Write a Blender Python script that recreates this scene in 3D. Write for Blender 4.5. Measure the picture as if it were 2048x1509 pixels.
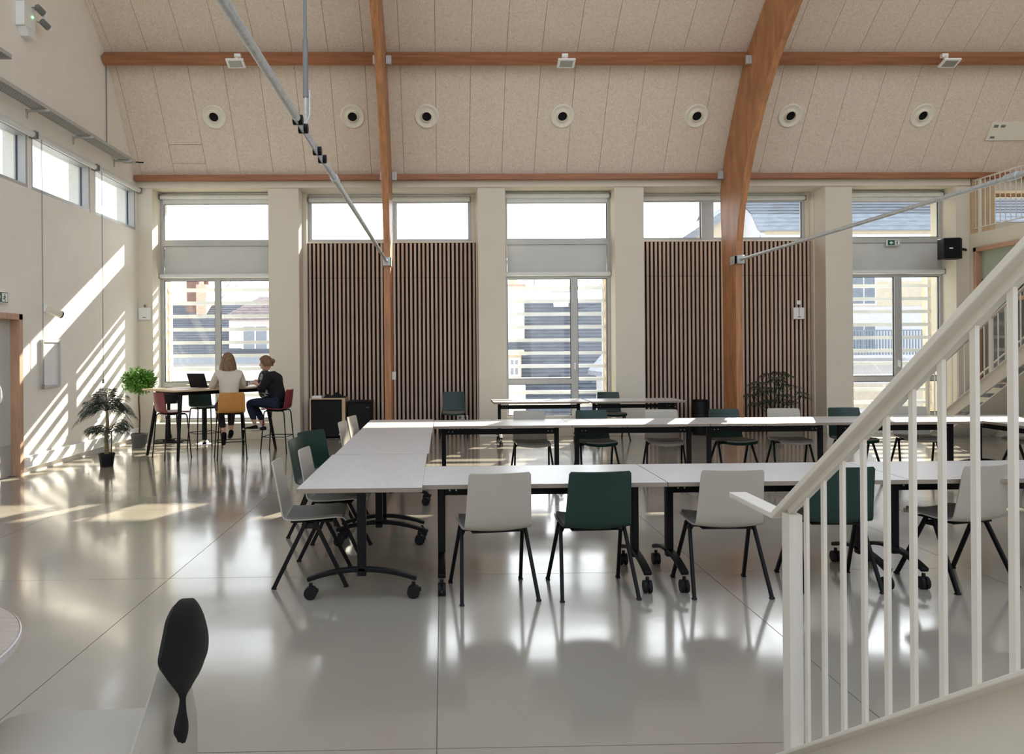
import bpy, bmesh, math, random
from mathutils import Vector, Matrix
random.seed(7)
PI = math.pi
for o in list(bpy.data.objects):
    bpy.data.objects.remove(o)
SC = bpy.context.scene
COL = SC.collection

# ------------------------------------------------------------------ camera
cam_d = bpy.data.cameras.new('camera'); cam = bpy.data.objects.new('camera', cam_d); COL.objects.link(cam)
cam.location = (0, 0, 1.615)
cam.rotation_euler = (PI / 2, 0.0077, -0.0192)
cam_d.sensor_width = 36; cam_d.lens = 1529 / 2048 * 36
cam_d.shift_x = (1024 - 914) / 2048; cam_d.shift_y = -(754.5 - 701) / 2048
cam_d.clip_start = 0.05; cam_d.clip_end = 400
SC.camera = cam

# ------------------------------------------------------------------ sky, sun, exposure
SUN = Vector((0.45, 1.0, 0.57)).normalized()          # towards the sun
w = bpy.data.worlds.new('sky'); SC.world = w; w.use_nodes = True
nt = w.node_tree; nt.nodes.clear()
N = lambda t: nt.nodes.new(t)
out = N('ShaderNodeOutputWorld'); bg = N('ShaderNodeBackground'); tc = N('ShaderNodeTexCoord')
dot = N('ShaderNodeVectorMath'); dot.operation = 'DOT_PRODUCT'; dot.inputs[1].default_value = SUN
mx = N('ShaderNodeMath'); mx.operation = 'MAXIMUM'; mx.inputs[1].default_value = 0
pw = N('ShaderNodeMath'); pw.operation = 'POWER'; pw.inputs[1].default_value = 4.0
sep = N('ShaderNodeSeparateXYZ'); rmp = N('ShaderNodeValToRGB')
rmp.color_ramp.elements[0].position = 0.0; rmp.color_ramp.elements[0].color = (0.95, 0.97, 1.0, 1)
rmp.color_ramp.elements[1].position = 0.7; rmp.color_ramp.elements[1].color = (0.66, 0.79, 1.0, 1)
glow = N('ShaderNodeMix'); glow.data_type = 'RGBA'; glow.blend_type = 'ADD'
gsc = N('ShaderNodeVectorMath'); gsc.operation = 'SCALE'; gsc.inputs[0].default_value = (3.6, 3.65, 3.7)
glow.inputs[0].default_value = 1.0
L = nt.links.new
L(tc.outputs['Generated'], dot.inputs[0]); L(dot.outputs['Value'], mx.inputs[0]); L(mx.outputs[0], pw.inputs[0])
L(pw.outputs[0], gsc.inputs['Scale']); L(tc.outputs['Generated'], sep.inputs[0]); L(sep.outputs['Z'], rmp.inputs[0])
L(rmp.outputs[0], glow.inputs[6]); L(gsc.outputs[0], glow.inputs[7]); L(glow.outputs[2], bg.inputs[0])
bg.inputs[1].default_value = 0.9
L(bg.outputs[0], out.inputs[0])
sun_d = bpy.data.lights.new('sun', 'SUN'); sun_d.energy = 10.5; sun_d.angle = 0.0093; sun_d.color = (1.0, 0.92, 0.78)
sun = bpy.data.objects.new('sun', sun_d); COL.objects.link(sun); sun.location = (12, 30, 20)
sun.rotation_euler = SUN.to_track_quat('Z', 'Y').to_euler()
vs = SC.view_settings
SC.display_settings.display_device = 'sRGB'
vs.view_transform = 'Standard'; vs.look = 'None'; vs.gamma = 1; vs.use_curve_mapping = False; vs.exposure = 0.95

# ------------------------------------------------------------------ materials
MATS = {}
def lin(c):
    return tuple(((v / 255) / 12.92 if v / 255 <= 0.04045 else ((v / 255 + 0.055) / 1.055) ** 2.4) for v in c)
def mat(name, c, rough=0.6, metal=0.0, var=0.06, scale=8.0, stretch=(1, 1, 1), bump=0.0, bscale=None, spec=0.5, ior=1.5, coat=0.0, srgb=True):
    """c: sRGB 0-255 colour; a noise texture varies it a little"""
    m = bpy.data.materials.new(name); m.use_nodes = True; t = m.node_tree; b = t.nodes['Principled BSDF']
    col = lin(c) if srgb else c
    b.inputs['Roughness'].default_value = rough; b.inputs['Metallic'].default_value = metal
    b.inputs['IOR'].default_value = ior; b.inputs['Specular IOR Level'].default_value = spec
    b.inputs['Coat Weight'].default_value = coat
    co = t.nodes.new('ShaderNodeTexCoord'); mp = t.nodes.new('ShaderNodeMapping'); nz = t.nodes.new('ShaderNodeTexNoise')
    mp.inputs['Scale'].default_value = stretch; nz.inputs['Scale'].default_value = scale; nz.inputs['Detail'].default_value = 5
    r = t.nodes.new('ShaderNodeValToRGB'); r.color_ramp.elements[0].position = 0.3; r.color_ramp.elements[1].position = 0.7
    r.color_ramp.elements[0].color = (*[max(0, v * (1 - var)) for v in col], 1)
    r.color_ramp.elements[1].color = (*[min(1, v * (1 + var)) for v in col], 1)
    t.links.new(co.outputs['Object'], mp.inputs[0]); t.links.new(mp.outputs[0], nz.inputs['Vector'])
    t.links.new(nz.outputs['Fac'], r.inputs[0]); t.links.new(r.outputs[0], b.inputs['Base Color'])
    if bump:
        n2 = t.nodes.new('ShaderNodeTexNoise'); n2.inputs['Scale'].default_value = bscale or scale * 4; n2.inputs['Detail'].default_value = 6
        bp = t.nodes.new('ShaderNodeBump'); bp.inputs['Strength'].default_value = bump; bp.inputs['Distance'].default_value = 0.01
        t.links.new(mp.outputs[0], n2.inputs['Vector']); t.links.new(n2.outputs['Fac'], bp.inputs['Height']); t.links.new(bp.outputs[0], b.inputs['Normal'])
    MATS[name] = m
    return m
def glass(name, tint=(1, 1, 1), ior=1.5, rough=0.0):
    m = bpy.data.materials.new(name); m.use_nodes = True; t = m.node_tree; t.nodes.clear()
    o = t.nodes.new('ShaderNodeOutputMaterial'); mixn = t.nodes.new('ShaderNodeMixShader'); fr = t.nodes.new('ShaderNodeFresnel')
    tr = t.nodes.new('ShaderNodeBsdfTransparent'); gl = t.nodes.new('ShaderNodeBsdfGlossy')
    fr.inputs['IOR'].default_value = ior; tr.inputs[0].default_value = (*tint, 1); gl.inputs['Roughness'].default_value = rough
    ge = t.nodes.new('ShaderNodeNewGeometry'); inv = t.nodes.new('ShaderNodeMath'); inv.operation = 'SUBTRACT'; inv.inputs[0].default_value = 1.0
    mul = t.nodes.new('ShaderNodeMath'); mul.operation = 'MULTIPLY'           # a thin pane reflects once, on its outer faces
    t.links.new(ge.outputs['Backfacing'], inv.inputs[1]); t.links.new(fr.outputs[0], mul.inputs[0]); t.links.new(inv.outputs[0], mul.inputs[1])
    t.links.new(mul.outputs[0], mixn.inputs[0]); t.links.new(tr.outputs[0], mixn.inputs[1]); t.links.new(gl.outputs[0], mixn.inputs[2])
    t.links.new(mixn.outputs[0], o.inputs[0]); MATS[name] = m
    return m

M_wall = mat('warm white plaster', (222, 214, 196), 0.85, var=0.02, scale=3, bump=0.03, bscale=60)
M_wallL = mat('white painted board', (244, 239, 228), 0.8, var=0.02, scale=3)
M_panel_grey = mat('grey window infill', (205, 205, 200), 0.55, var=0.03, scale=4)
M_alu = mat('grey window aluminium', (186, 186, 182), 0.45, metal=0.15, var=0.03)
M_alu_dark = mat('dark window gasket', (52, 56, 68), 0.5, var=0.05)
M_blind = mat('white roller blind', (226, 227, 222), 0.6, var=0.02)
M_glass = glass('window glass', (0.97, 0.985, 0.98), 1.75)
M_glass_g = mat('frosted green film', (166, 175, 158), 0.35, var=0.03)
M_timber = mat('glulam timber', (178, 124, 82), 0.5, var=0.28, scale=3.0, stretch=(9, 2, 0.6), bump=0.05)
M_timberP = mat('purlin timber', (158, 104, 70), 0.5, var=0.25, scale=3.0, stretch=(0.5, 8, 8), bump=0.05)
M_slat = mat('pale oak slat', (200, 172, 150), 0.55, var=0.12, scale=4, stretch=(12, 12, 0.8))
M_felt = mat('black felt backing', (9, 7, 8), 0.95, var=0.1, scale=30)
M_black = mat('black powder coat', (7, 7, 9), 0.5, var=0.1, scale=20, spec=0.22)
M_blackm = mat('black matte plastic', (13, 13, 15), 0.6, var=0.1, scale=20, spec=0.3)
M_top = mat('ash grey laminate', (208, 204, 198), 0.28, var=0.05, scale=4, stretch=(1, 14, 1), ior=1.5)
M_edge = mat('greige laminate edge', (142, 128, 112), 0.5, var=0.08, scale=8)
M_whitep = mat('warm white polypropylene', (176, 169, 155), 0.45, var=0.015, scale=5)
M_greenp = mat('dark green polypropylene', (18, 50, 42), 0.42, var=0.06, scale=5)
M_pad = mat('grey seat fabric', (122, 120, 112), 0.9, var=0.14, scale=120)
M_ral = mat('cream white steel paint', (226, 219, 205), 0.4, var=0.02, scale=6)
M_tread = mat('grey stair covering', (150, 150, 148), 0.6, var=0.05, scale=20)
M_red = mat('burgundy plastic', (128, 44, 56), 0.45, var=0.06, scale=6)
M_ochre = mat('ochre plastic', (196, 136, 66), 0.45, var=0.05, scale=6)
M_oak = mat('pale oak top', (206, 178, 142), 0.4, var=0.1, scale=4, stretch=(2, 14, 1))
M_steel = mat('galvanised steel', (192, 195, 194), 0.45, metal=0.25, var=0.15, scale=30)
M_chrome = mat('chrome', (210, 210, 212), 0.12, metal=1.0, var=0.02)
M_throat = mat('dark navy throat', (8, 10, 22), 0.5, var=0.1)
M_cream = mat('cream plastic', (232, 226, 208), 0.4, var=0.02)
M_white = mat('white plastic', (238, 238, 234), 0.4, var=0.015)
M_paper = mat('white paper', (240, 240, 240), 0.8, var=0.02)
M_grey = mat('grey plastic', (120, 122, 120), 0.5, var=0.05)
M_greypot = mat('grey plant pot', (88, 88, 84), 0.7, var=0.08)
M_leaf = mat('dark palm leaf', (32, 48, 36), 0.45, var=0.35, scale=5)
M_leaf2 = mat('dark fan leaf', (38, 58, 44), 0.5, var=0.3, scale=5)
M_leafb = mat('bright green leaf', (92, 142, 44), 0.45, var=0.45, scale=12)
M_trunk = mat('green brown palm trunk', (126, 116, 78), 0.8, var=0.25, scale=12, stretch=(1, 1, 4))
M_stem = mat('brown stem', (92, 62, 44), 0.8, var=0.2, scale=12)
M_soil = mat('soil', (52, 42, 34), 0.95, var=0.3, scale=40)
M_skin = mat('skin', (214, 164, 140), 0.55, var=0.04, scale=10)
M_sweater = mat('cream knit', (214, 204, 186), 0.95, var=0.06, scale=60, bump=0.2, bscale=90)
M_hair1 = mat('ash brown hair', (122, 92, 64), 0.55, var=0.5, scale=10, stretch=(9, 9, 1))
M_hair2 = mat('dark blond hair', (112, 80, 54), 0.6, var=0.4, scale=10, stretch=(4, 9, 9))
M_coat = mat('black wool', (18, 18, 22), 0.95, var=0.15, scale=50)
M_jean = mat('navy denim', (26, 32, 54), 0.9, var=0.15, scale=50)
M_trouser = mat('dark brown trousers', (46, 34, 32), 0.9, var=0.15, scale=50)
M_sole = mat('pale rubber sole', (208, 200, 182), 0.7)
M_screen = mat('dark screen', (16, 17, 20), 0.2, var=0.02)
M_slate = mat('slate roof', (92, 97, 106), 0.7, var=0.22, scale=2.2, stretch=(1, 1, 6), bump=0.1)
M_slate2 = mat('pale slate roof', (150, 156, 166), 0.7, var=0.2, scale=2.0, stretch=(1, 1, 6))
M_render = mat('white house render', (232, 230, 232), 0.85, var=0.04)
M_creamwall = mat('cream house render', (230, 216, 192), 0.85, var=0.06)
M_brick = mat('red chimney brick', (128, 100, 92), 0.85, var=0.25, scale=5, stretch=(1, 1, 4))
M_brickp = mat('pale chimney brick', (206, 180, 160), 0.85, var=0.2, scale=5, stretch=(1, 1, 4))
M_tile = mat('brown roof tile', (138, 124, 122), 0.8, var=0.3, scale=7)
M_stone = mat('pale stone jamb', (214, 194, 164), 0.85, var=0.18, scale=9, bump=0.2)
M_louv = mat('white aluminium louvre', (240, 242, 242), 0.4, var=0.02)
M_rail = mat('grey railing', (150, 160, 172), 0.6)
M_ground = mat('grey asphalt', (150, 150, 150), 0.9, var=0.15, scale=0.6)
M_winglass = mat('far window glass', (140, 148, 160), 0.15, var=0.1)
M_signg = mat('exit green', (0, 92, 62), 0.5, var=0.02)
M_woodd = mat('door frame oak', (186, 146, 116), 0.5, var=0.15, scale=5, stretch=(10, 10, 0.7))
M_door = mat('pale grey door', (202, 205, 198), 0.45, var=0.02)
M_bark = mat('bare bark', (176, 160, 150), 0.9, var=0.2)

def mat_ceiling():
    m = mat('wood wool acoustic panel', (196, 184, 170), 0.95, var=0.06, scale=2)
    t = m.node_tree; b = t.nodes['Principled BSDF']
    co = t.nodes.new('ShaderNodeTexCoord'); nz = t.nodes.new('ShaderNodeTexNoise'); nz.inputs['Scale'].default_value = 26; nz.inputs['Detail'].default_value = 4
    nz.inputs['Distortion'].default_value = 2.2
    r = t.nodes.new('ShaderNodeValToRGB'); r.color_ramp.elements[0].position = 0.36; r.color_ramp.elements[1].position = 0.62
    r.color_ramp.elements[0].color = (*lin((212, 196, 176)), 1); r.color_ramp.elements[1].color = (*lin((233, 219, 201)), 1)
    bp = t.nodes.new('ShaderNodeBump'); bp.inputs['Strength'].default_value = 0.25; bp.inputs['Distance'].default_value = 0.01
    t.links.new(co.outputs['Object'], nz.inputs['Vector']); t.links.new(nz.outputs['Fac'], r.inputs[0]); t.links.new(r.outputs[0], b.inputs['Base Color'])
    t.links.new(nz.outputs['Fac'], bp.inputs['Height']); t.links.new(bp.outputs[0], b.inputs['Normal'])
    return m
M_ceil = mat_ceiling()
def mat_floor():
    m = mat('polished resin floor', (156, 148, 134), 0.2, var=0.05, scale=0.7)
    t = m.node_tree; b = t.nodes['Principled BSDF']
    co = t.nodes.new('ShaderNodeTexCoord'); nz = t.nodes.new('ShaderNodeTexNoise'); nz.inputs['Scale'].default_value = 1.6; nz.inputs['Detail'].default_value = 6
    mr = t.nodes.new('ShaderNodeMapRange'); mr.inputs['From Min'].default_value = 0.3; mr.inputs['From Max'].default_value = 0.7
    mr.inputs['To Min'].default_value = 0.10; mr.inputs['To Max'].default_value = 0.20
    t.links.new(co.outputs['Object'], nz.inputs['Vector']); t.links.new(nz.outputs['Fac'], mr.inputs[0]); t.links.new(mr.outputs[0], b.inputs['Roughness'])
    n2 = t.nodes.new('ShaderNodeTexNoise'); n2.inputs['Scale'].default_value = 5; n2.inputs['Detail'].default_value = 3
    bp = t.nodes.new('ShaderNodeBump'); bp.inputs['Strength'].default_value = 0.06; bp.inputs['Distance'].default_value = 0.01
    t.links.new(co.outputs['Object'], n2.inputs['Vector']); t.links.new(n2.outputs['Fac'], bp.inputs['Height']); t.links.new(bp.outputs[0], b.inputs['Normal'])
    b.inputs['IOR'].default_value = 1.6; b.inputs['Coat Weight'].default_value = 0.35; b.inputs['Coat Roughness'].default_value = 0.09
    return m
M_floor = mat_floor()
def mat_scarf():
    m = mat('patterned scarf', (70, 68, 62), 0.95, var=0.1, scale=20)
    t = m.node_tree; b = t.nodes['Principled BSDF']; co = t.nodes.new('ShaderNodeTexCoord'); vz = t.nodes.new('ShaderNodeTexNoise')
    vz.inputs['Scale'].default_value = 32; r = t.nodes.new('ShaderNodeValToRGB'); r.color_ramp.interpolation = 'CONSTANT'
    r.color_ramp.elements[0].color = (*lin((40, 40, 40)), 1); r.color_ramp.elements[1].position = 0.55; r.color_ramp.elements[1].color = (*lin((168, 164, 150)), 1)
    t.links.new(co.outputs['Object'], vz.inputs['Vector']); t.links.new(vz.outputs['Fac'], r.inputs[0]); t.links.new(r.outputs[0], b.inputs['Base Color'])
    return m
M_scarf = mat_scarf()
def mat_led():
    m = bpy.data.materials.new('green led'); m.use_nodes = True; b = m.node_tree.nodes['Principled BSDF']
    b.inputs['Base Color'].default_value = (0.1, 0.9, 0.2, 1); b.inputs['Emission Color'].default_value = (0.2, 1, 0.3, 1); b.inputs['Emission Strength'].default_value = 2.0
    return m
M_led = mat_led()

# ------------------------------------------------------------------ geometry helpers
class G:
    def __init__(s): s.v = []; s.f = []
    def add(s, vs, fs, mtx=None):
        b = len(s.v)
        s.v += [tuple(mtx @ Vector(p)) if mtx else tuple(p) for p in vs]
        s.f += [tuple(i + b for i in f) for f in fs]; return s
    def box(s, x0, x1, y0, y1, z0, z1, mtx=None):
        return s.add([(x0, y0, z0), (x1, y0, z0), (x1, y1, z0), (x0, y1, z0), (x0, y0, z1), (x1, y0, z1), (x1, y1, z1), (x0, y1, z1)],
                     [(3, 2, 1, 0), (4, 5, 6, 7), (0, 1, 5, 4), (1, 2, 6, 5), (2, 3, 7, 6), (3, 0, 4, 7)], mtx)
    def bar(s, p, q, wd, ht, up=(0, 0, 1)):
        p = Vector(p); q = Vector(q); d = (q - p).normalized(); u = Vector(up)
        sd = d.cross(u)
        if sd.length < 1e-4: sd = d.cross(Vector((0, 1, 0)))
        sd.normalize(); u = sd.cross(d).normalized(); sd *= wd / 2; u *= ht / 2
        a = [p - sd - u, p + sd - u, p + sd + u, p - sd + u, q - sd - u, q + sd - u, q + sd + u, q - sd + u]
        return s.add(a, [(0, 1, 2, 3), (7, 6, 5, 4), (0, 4, 5, 1), (1, 5, 6, 2), (2, 6, 7, 3), (3, 7, 4, 0)])
    def tube(s, pts, r, n=8, cap=True):
        pts = [Vector(p) for p in pts]; k = len(pts); rr = r if isinstance(r, (list, tuple)) else [r] * k
        b = len(s.v); ref = None
        for i, p in enumerate(pts):
            d = (pts[min(i + 1, k - 1)] - pts[max(i - 1, 0)]).normalized()
            if ref is None:
                ref = d.cross(Vector((0, 0, 1)))
                if ref.length < 0.05: ref = d.cross(Vector((0, 1, 0)))
            ref = (ref - d * ref.dot(d)).normalized(); bi = d.cross(ref)
            for j in range(n):
                a = 2 * PI * j / n
                s.v.append(tuple(p + (ref * math.cos(a) + bi * math.sin(a)) * rr[i]))
        for i in range(k - 1):
            for j in range(n):
                s.f.append((b + i * n + j, b + i * n + (j + 1) % n, b + (i + 1) * n + (j + 1) % n, b + (i + 1) * n + j))
        if cap:
            s.f.append(tuple(b + j for j in reversed(range(n)))); s.f.append(tuple(b + (k - 1) * n + j for j in range(n)))
        return s
    def lathe(s, prof, n=24, mtx=None, cap=True):
        b = len(s.v); k = len(prof)
        for (r, z) in prof:
            for j in range(n):
                a = 2 * PI * j / n; p = Vector((r * math.cos(a), r * math.sin(a), z)); s.v.append(tuple(mtx @ p if mtx else p))
        for i in range(k - 1):
            for j in range(n):
                s.f.append((b + i * n + j, b + i * n + (j + 1) % n, b + (i + 1) * n + (j + 1) % n, b + (i + 1) * n + j))
        if cap and prof[0][0] > 1e-6: s.f.append(tuple(b + j for j in reversed(range(n))))
        if cap and prof[-1][0] > 1e-6: s.f.append(tuple(b + (k - 1) * n + j for j in range(n)))
        return s
    def prism(s, poly, axis, a, c):
        """poly: 2-D outline; axis 'x': poly is (y,z), 'y': (x,z), 'z': (x,y)"""
        n = len(poly); b = len(s.v)
        for t in (a, c):
            for (p, q) in poly:
                s.v.append({'x': (t, p, q), 'y': (p, t, q), 'z': (p, q, t)}[axis])
        s.f.append(tuple(b + i for i in range(n))); s.f.append(tuple(b + n + i for i in reversed(range(n))))
        for i in range(n):
            j = (i + 1) % n; s.f.append((b + i, b + n + i, b + n + j, b + j))
        return s
    def sheet(s, grid, th=0.0):
        """grid[i][j] points; th: thickness along the normals"""
        R = len(grid); C = len(grid[0]); P = [[Vector(p) for p in row] for row in grid]; b = len(s.v)
        def nrm(i, j):
            du = P[min(i + 1, R - 1)][j] - P[max(i - 1, 0)][j]; dv = P[i][min(j + 1, C - 1)] - P[i][max(j - 1, 0)]
            n = du.cross(dv); return n.normalized() if n.length > 1e-9 else Vector((0, 0, 1))
        for i in range(R):
            for j in range(C): s.v.append(tuple(P[i][j]))
        for i in range(R - 1):
            for j in range(C - 1):
                s.f.append((b + i * C + j, b + i * C + j + 1, b + (i + 1) * C + j + 1, b + (i + 1) * C + j))
        if th:
            o = len(s.v)
            for i in range(R):
                for j in range(C): s.v.append(tuple(P[i][j] - nrm(i, j) * th))
            for i in range(R - 1):
                for j in range(C - 1):
                    s.f.append((o + i * C + j, o + (i + 1) * C + j, o + (i + 1) * C + j + 1, o + i * C + j + 1))
            for j in range(C - 1):
                s.f.append((b + j, o + j, o + j + 1, b + j + 1)); k = (R - 1) * C
                s.f.append((b + k + j, b + k + j + 1, o + k + j + 1, o + k + j))
            for i in range(R - 1):
                s.f.append((b + i * C, b + (i + 1) * C, o + (i + 1) * C, o + i * C)); k = C - 1
                s.f.append((b + i * C + k, o + i * C + k, o + (i + 1) * C + k, b + (i + 1) * C + k))
        return s
    def ball(s, c, r, n=12, m=8, sc=(1, 1, 1)):
        return s.lathe([(r * math.sin(PI * i / m), -r * math.cos(PI * i / m)) for i in range(m + 1)], n,
                       Matrix.Translation(c) @ Matrix.Diagonal((*sc, 1)))
    def mesh(s, name, m, smooth=False):
        me = bpy.data.meshes.new(name); me.from_pydata(s.v, [], s.f); me.materials.append(m)
        bm = bmesh.new(); bm.from_mesh(me); bmesh.ops.recalc_face_normals(bm, faces=bm.faces); bm.to_mesh(me); bm.free()
        if smooth:
            me.polygons.foreach_set('use_smooth', [True] * len(me.polygons))
        me.update(); return me
def link(name, me, parent=None, loc=None):
    o = bpy.data.objects.new(name, me); COL.objects.link(o)
    if parent is not None: o.parent = parent
    if loc is not None: o.location = loc
    return o
def obj(name, g, m, parent=None, smooth=False, bevel=0.0, label=None, seg=2):
    o = link(name, g.mesh(name, m, smooth), parent)
    if smooth:
        try: o.data.set_sharp_from_angle(angle=math.radians(42))
        except Exception: pass
    if bevel:
        b = o.modifiers.new('bevel', 'BEVEL'); b.width = bevel; b.segments = seg; b.limit_method = 'ANGLE'; b.angle_limit = math.radians(40)
    if label: o['label'] = label
    return o
def tag(o, label, cat, group=None):
    o['label'] = label; o['category'] = cat
    if group: o['group'] = group
    return o
def thing(name, label, cat, loc=(0, 0, 0), rz=0.0, group=None):
    o = bpy.data.objects.new(name, None); COL.objects.link(o); o.empty_display_size = 0.1
    o.location = loc; o.rotation_euler = (0, 0, rz)
    return tag(o, label, cat, group)
def struct(name, g, m, smooth=False, bevel=0.0):
    o = obj(name, g, m, None, smooth, bevel); o['kind'] = 'structure'; return o
def copy_tree(o, parent=None):
    c = o.copy(); COL.objects.link(c)
    if parent is not None: c.parent = parent
    for ch in list(o.children): copy_tree(ch, c)
    return c
def dup(root, loc, rz, label, group=None):
    c = copy_tree(root); c.location = loc; c.rotation_euler = (0, 0, rz); c['label'] = label
    if group: c['group'] = group
    return c
def recolor(root, swap):
    """copies of meshes with other materials, shared through a cache"""
    for ch in root.children:
        if ch.type == 'MESH':
            nm = ch.data.materials[0].name
            if nm in swap:
                key = (ch.data.name, swap[nm].name)
                if key not in CACHE:
                    me = ch.data.copy(); me.materials[0] = swap[nm]; CACHE[key] = me
                ch.data = CACHE[key]
        recolor(ch, swap)
CACHE = {}
RZ = lambda a: Matrix.Rotation(a, 4, 'Z')
T = Matrix.Translation

# ------------------------------------------------------------------ room dimensions
XL, XR, XE = -5.6, 9.93, 13.4
YP, YW, YS, YO = 14.2, 14.6, 14.75, 14.95
YB = -3.3
PROF = [(14.17, 4.80), (12.95, 6.60), (12.15, 7.18), (10.0, 8.45), (7.5, 9.6), (5.45, 10.3)]
RIDGE = 5.45
OPEN = [(-5.33, -3.20), (-2.64, 0.68), (1.19, 3.235), (3.78, 7.2), (7.71, 9.68)]

# ---- floor: recessed bed and polished slabs
floor = struct('floor', G().box(XL - .4, XE, YB - .3, YO, -0.2, -0.006), mat('floor joint', (140, 134, 126), 0.8))
xs = [XL] + [-1.96 + 1.925 * k for k in range(-1, 8) if XL < -1.96 + 1.925 * k < XE] + [XE]
ys = [YB] + [3.1 + 2.4 * k for k in range(-2, 5)] + [YS]
for i in range(len(xs) - 1):
    for j in range(len(ys) - 1):
        obj('floor_slab', G().box(xs[i] + .0025, xs[i + 1] - .0025, ys[j] + .0025, ys[j + 1] - .0025, -0.02, 0.0), M_floor, floor)

# ---- back wall with five openings
g = G()
edges = [XL] + [v for o in OPEN for v in o] + [XR]
for i in range(0, len(edges), 2):
    g.box(edges[i], edges[i + 1], YP, YO, 0, 4.64)
g.box(XL - .35, XR, YP, YO, 4.64, 4.78)
for k in (0, 2, 4):
    g.box(OPEN[k][0], OPEN[k][1], YP + .02, YO, 0, 0.29)          # breast under the glazed bays
for k in (1, 3):
    g.box(OPEN[k][0], OPEN[k][1], YS + .06, YO, 0, 3.70)
    g.box(OPEN[k][0], OPEN[k][0] + .07, YS - .12, YO, 0, 4.64); g.box(OPEN[k][1] - .02, OPEN[k][1], YS - .12, YO, 0, 4.64)
g.box(XR, XE, YP, YO, 0, 3.95)
g.box(XR, 10.42, YP, YO, 3.95, 4.78); g.box(11.6, XE, YP, YO, 3.95, 4.78); g.box(10.42, 11.6, YP, YO, 4.55, 4.78)
struct('wall_back', g, M_wall)
struct('wall_jambs_sun_strips', G().box(-5.4, -3.1, 14.98, 15.0, 3.42, 3.77).box(1.1, 3.3, 14.98, 15.0, 3.42, 3.77).box(7.6, 9.75, 14.98, 15.0, 3.42, 3.77).box(-5.75, -5.36, YO, 15.32, -4, 4.3).box(3.21, 3.6, YO, 15.32, -4, 3.1).box(9.74, 10.15, YO, 15.32, -4, 3.1), M_stone)  # thin strips under the upper panes added to trim the sun; rest are jambs
# ---- left wall with door and clerestory
g = G(); x0, x1 = XL - .35, XL
g.box(x0, x1, YB, 9.30, 0, 3.86); g.box(x0, x1, 9.30, 10.19, 2.08, 3.86); g.box(x0, x1, 10.19, YO, 0, 3.86)
g.box(x0, x1, YB, 8.55, 3.86, 4.64); g.box(x0, x1, 10.49, 10.57, 3.86, 4.64); g.box(x0, x1, 12.33, 12.48, 3.86, 4.64); g.box(x0, x1, 14.13, YO, 3.86, 4.64)
g.prism([(YB, 4.64), (YO, 4.64), (14.6, 4.70), (14.17, 4.84)] + [(a, b + .03) for a, b in PROF[1:]] + [(2 * RIDGE - a, b + .03) for a, b in PROF[-2::-1]] , 'x', x0, x1)
struct('wall_left', g, M_wallL)
# ---- right side: wall under the mezzanine, mezzanine slab, end wall
g = G(); a, b = XR, XR + .25
g.box(a, b, 3.0, YP, 3.45, 3.72); g.box(a, b, 14.06, YP, 0, 3.45); g.box(a, b, 3.0, YP, 0, .9); g.box(a, b, 3.0, 11.2, .9, 3.45)
g.box(a, b, 12.5, YP, 2.4, 2.46)
g.box(b, XE, 3.0, YP, 3.6, 3.72)
struct('wall_right', g, M_wall)
g = G(); g.box(XE, XE + .3, YB, YO, 0, 4.7)
g.prism([(YB, 4.64), (YO, 4.64), (14.17, 4.84)] + [(p, q + .03) for p, q in PROF[1:]] + [(2 * RIDGE - p, q + .03) for p, q in PROF[-2::-1]], 'x', XE, XE + .3)
struct('wall_end', g, M_wall)
# ---- rear facade, mirrored, with its own openings
g = G()
for i in range(0, len(edges), 2):
    g.box(edges[i], edges[i + 1], YB - .5, YB, 0, 4.64)
g.box(XL - .35, XE, YB - .5, YB, 4.5, 4.78); g.box(XL - .35, XR, YB - .5, YB, 0, .3); g.box(XR, XE, YB - .5, YB, 0, 4.64)
struct('wall_rear', g, M_wall)

# ---- ceiling: roof deck plus one object per acoustic panel
def offset(prof, d):
    res = []
    for i, (y, z) in enumerate(prof):
        p = prof[max(i - 1, 0)]; q = prof[min(i + 1, len(prof) - 1)]
        ty, tz = q[0] - p[0], q[1] - p[1]; l = math.hypot(ty, tz); res.append((y + tz / l * d, z - ty / l * d))
    return res
o1 = offset(PROF, .03); o2 = offset(PROF, .30)
o1[-1] = (RIDGE, o1[-1][1]); o2[-1] = (RIDGE, o2[-1][1])
mir = lambda pr: [(2 * RIDGE - y, z) for y, z in pr[::-1]]
deck = o1 + mir(o1)[1:]; deck2 = o2 + mir(o2)[1:]
g = G()
for i in range(len(o1) - 1):                # roof slope behind the camera omitted so sky light brightens the ceiling
    g.prism([deck[i], deck[i + 1], deck2[i + 1], deck2[i]], 'x', XL - .35, XE + .3)
g.box(XL - .35, XE, YP - .06, YO, 4.78, 5.2); g.box(XL - .35, XE, YB - .5, YB + .03, 4.78, 5.2)
g.box(XL - .35, XE, YO, 15.62, 4.67, 4.8)                     # eaves
ceiling = struct('ceiling', g, mat('roof deck', (150, 140, 130), 0.9))
x = XL + .12 - .6; px = [XL]
while x < XE:
    x += .6
    if XL + .03 < x < XE: px.append(x)
px.append(XE)
def panel(xa, xb, pr):
    o = offset(pr, .03)
    grid = [[(xa + .003, y, z), (xb - .003, y, z)] for y, z in pr]; back = [[(xa + .003, y, z), (xb - .003, y, z)] for y, z in o]
    g = G()
    for i in range(len(pr) - 1):
        g.prism([pr[i], pr[i + 1], o[i + 1], o[i]], 'x', xa + .003, xb - .003)
    return obj('ceiling_panel', g, M_ceil, ceiling)
def lerp2(a, b, t): return (a[0] + (b[0] - a[0]) * t, a[1] + (b[1] - a[1]) * t)
lo = [PROF[0], PROF[1]]; hi = [PROF[1], PROF[2], lerp2(PROF[2], PROF[3], .55)]
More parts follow.
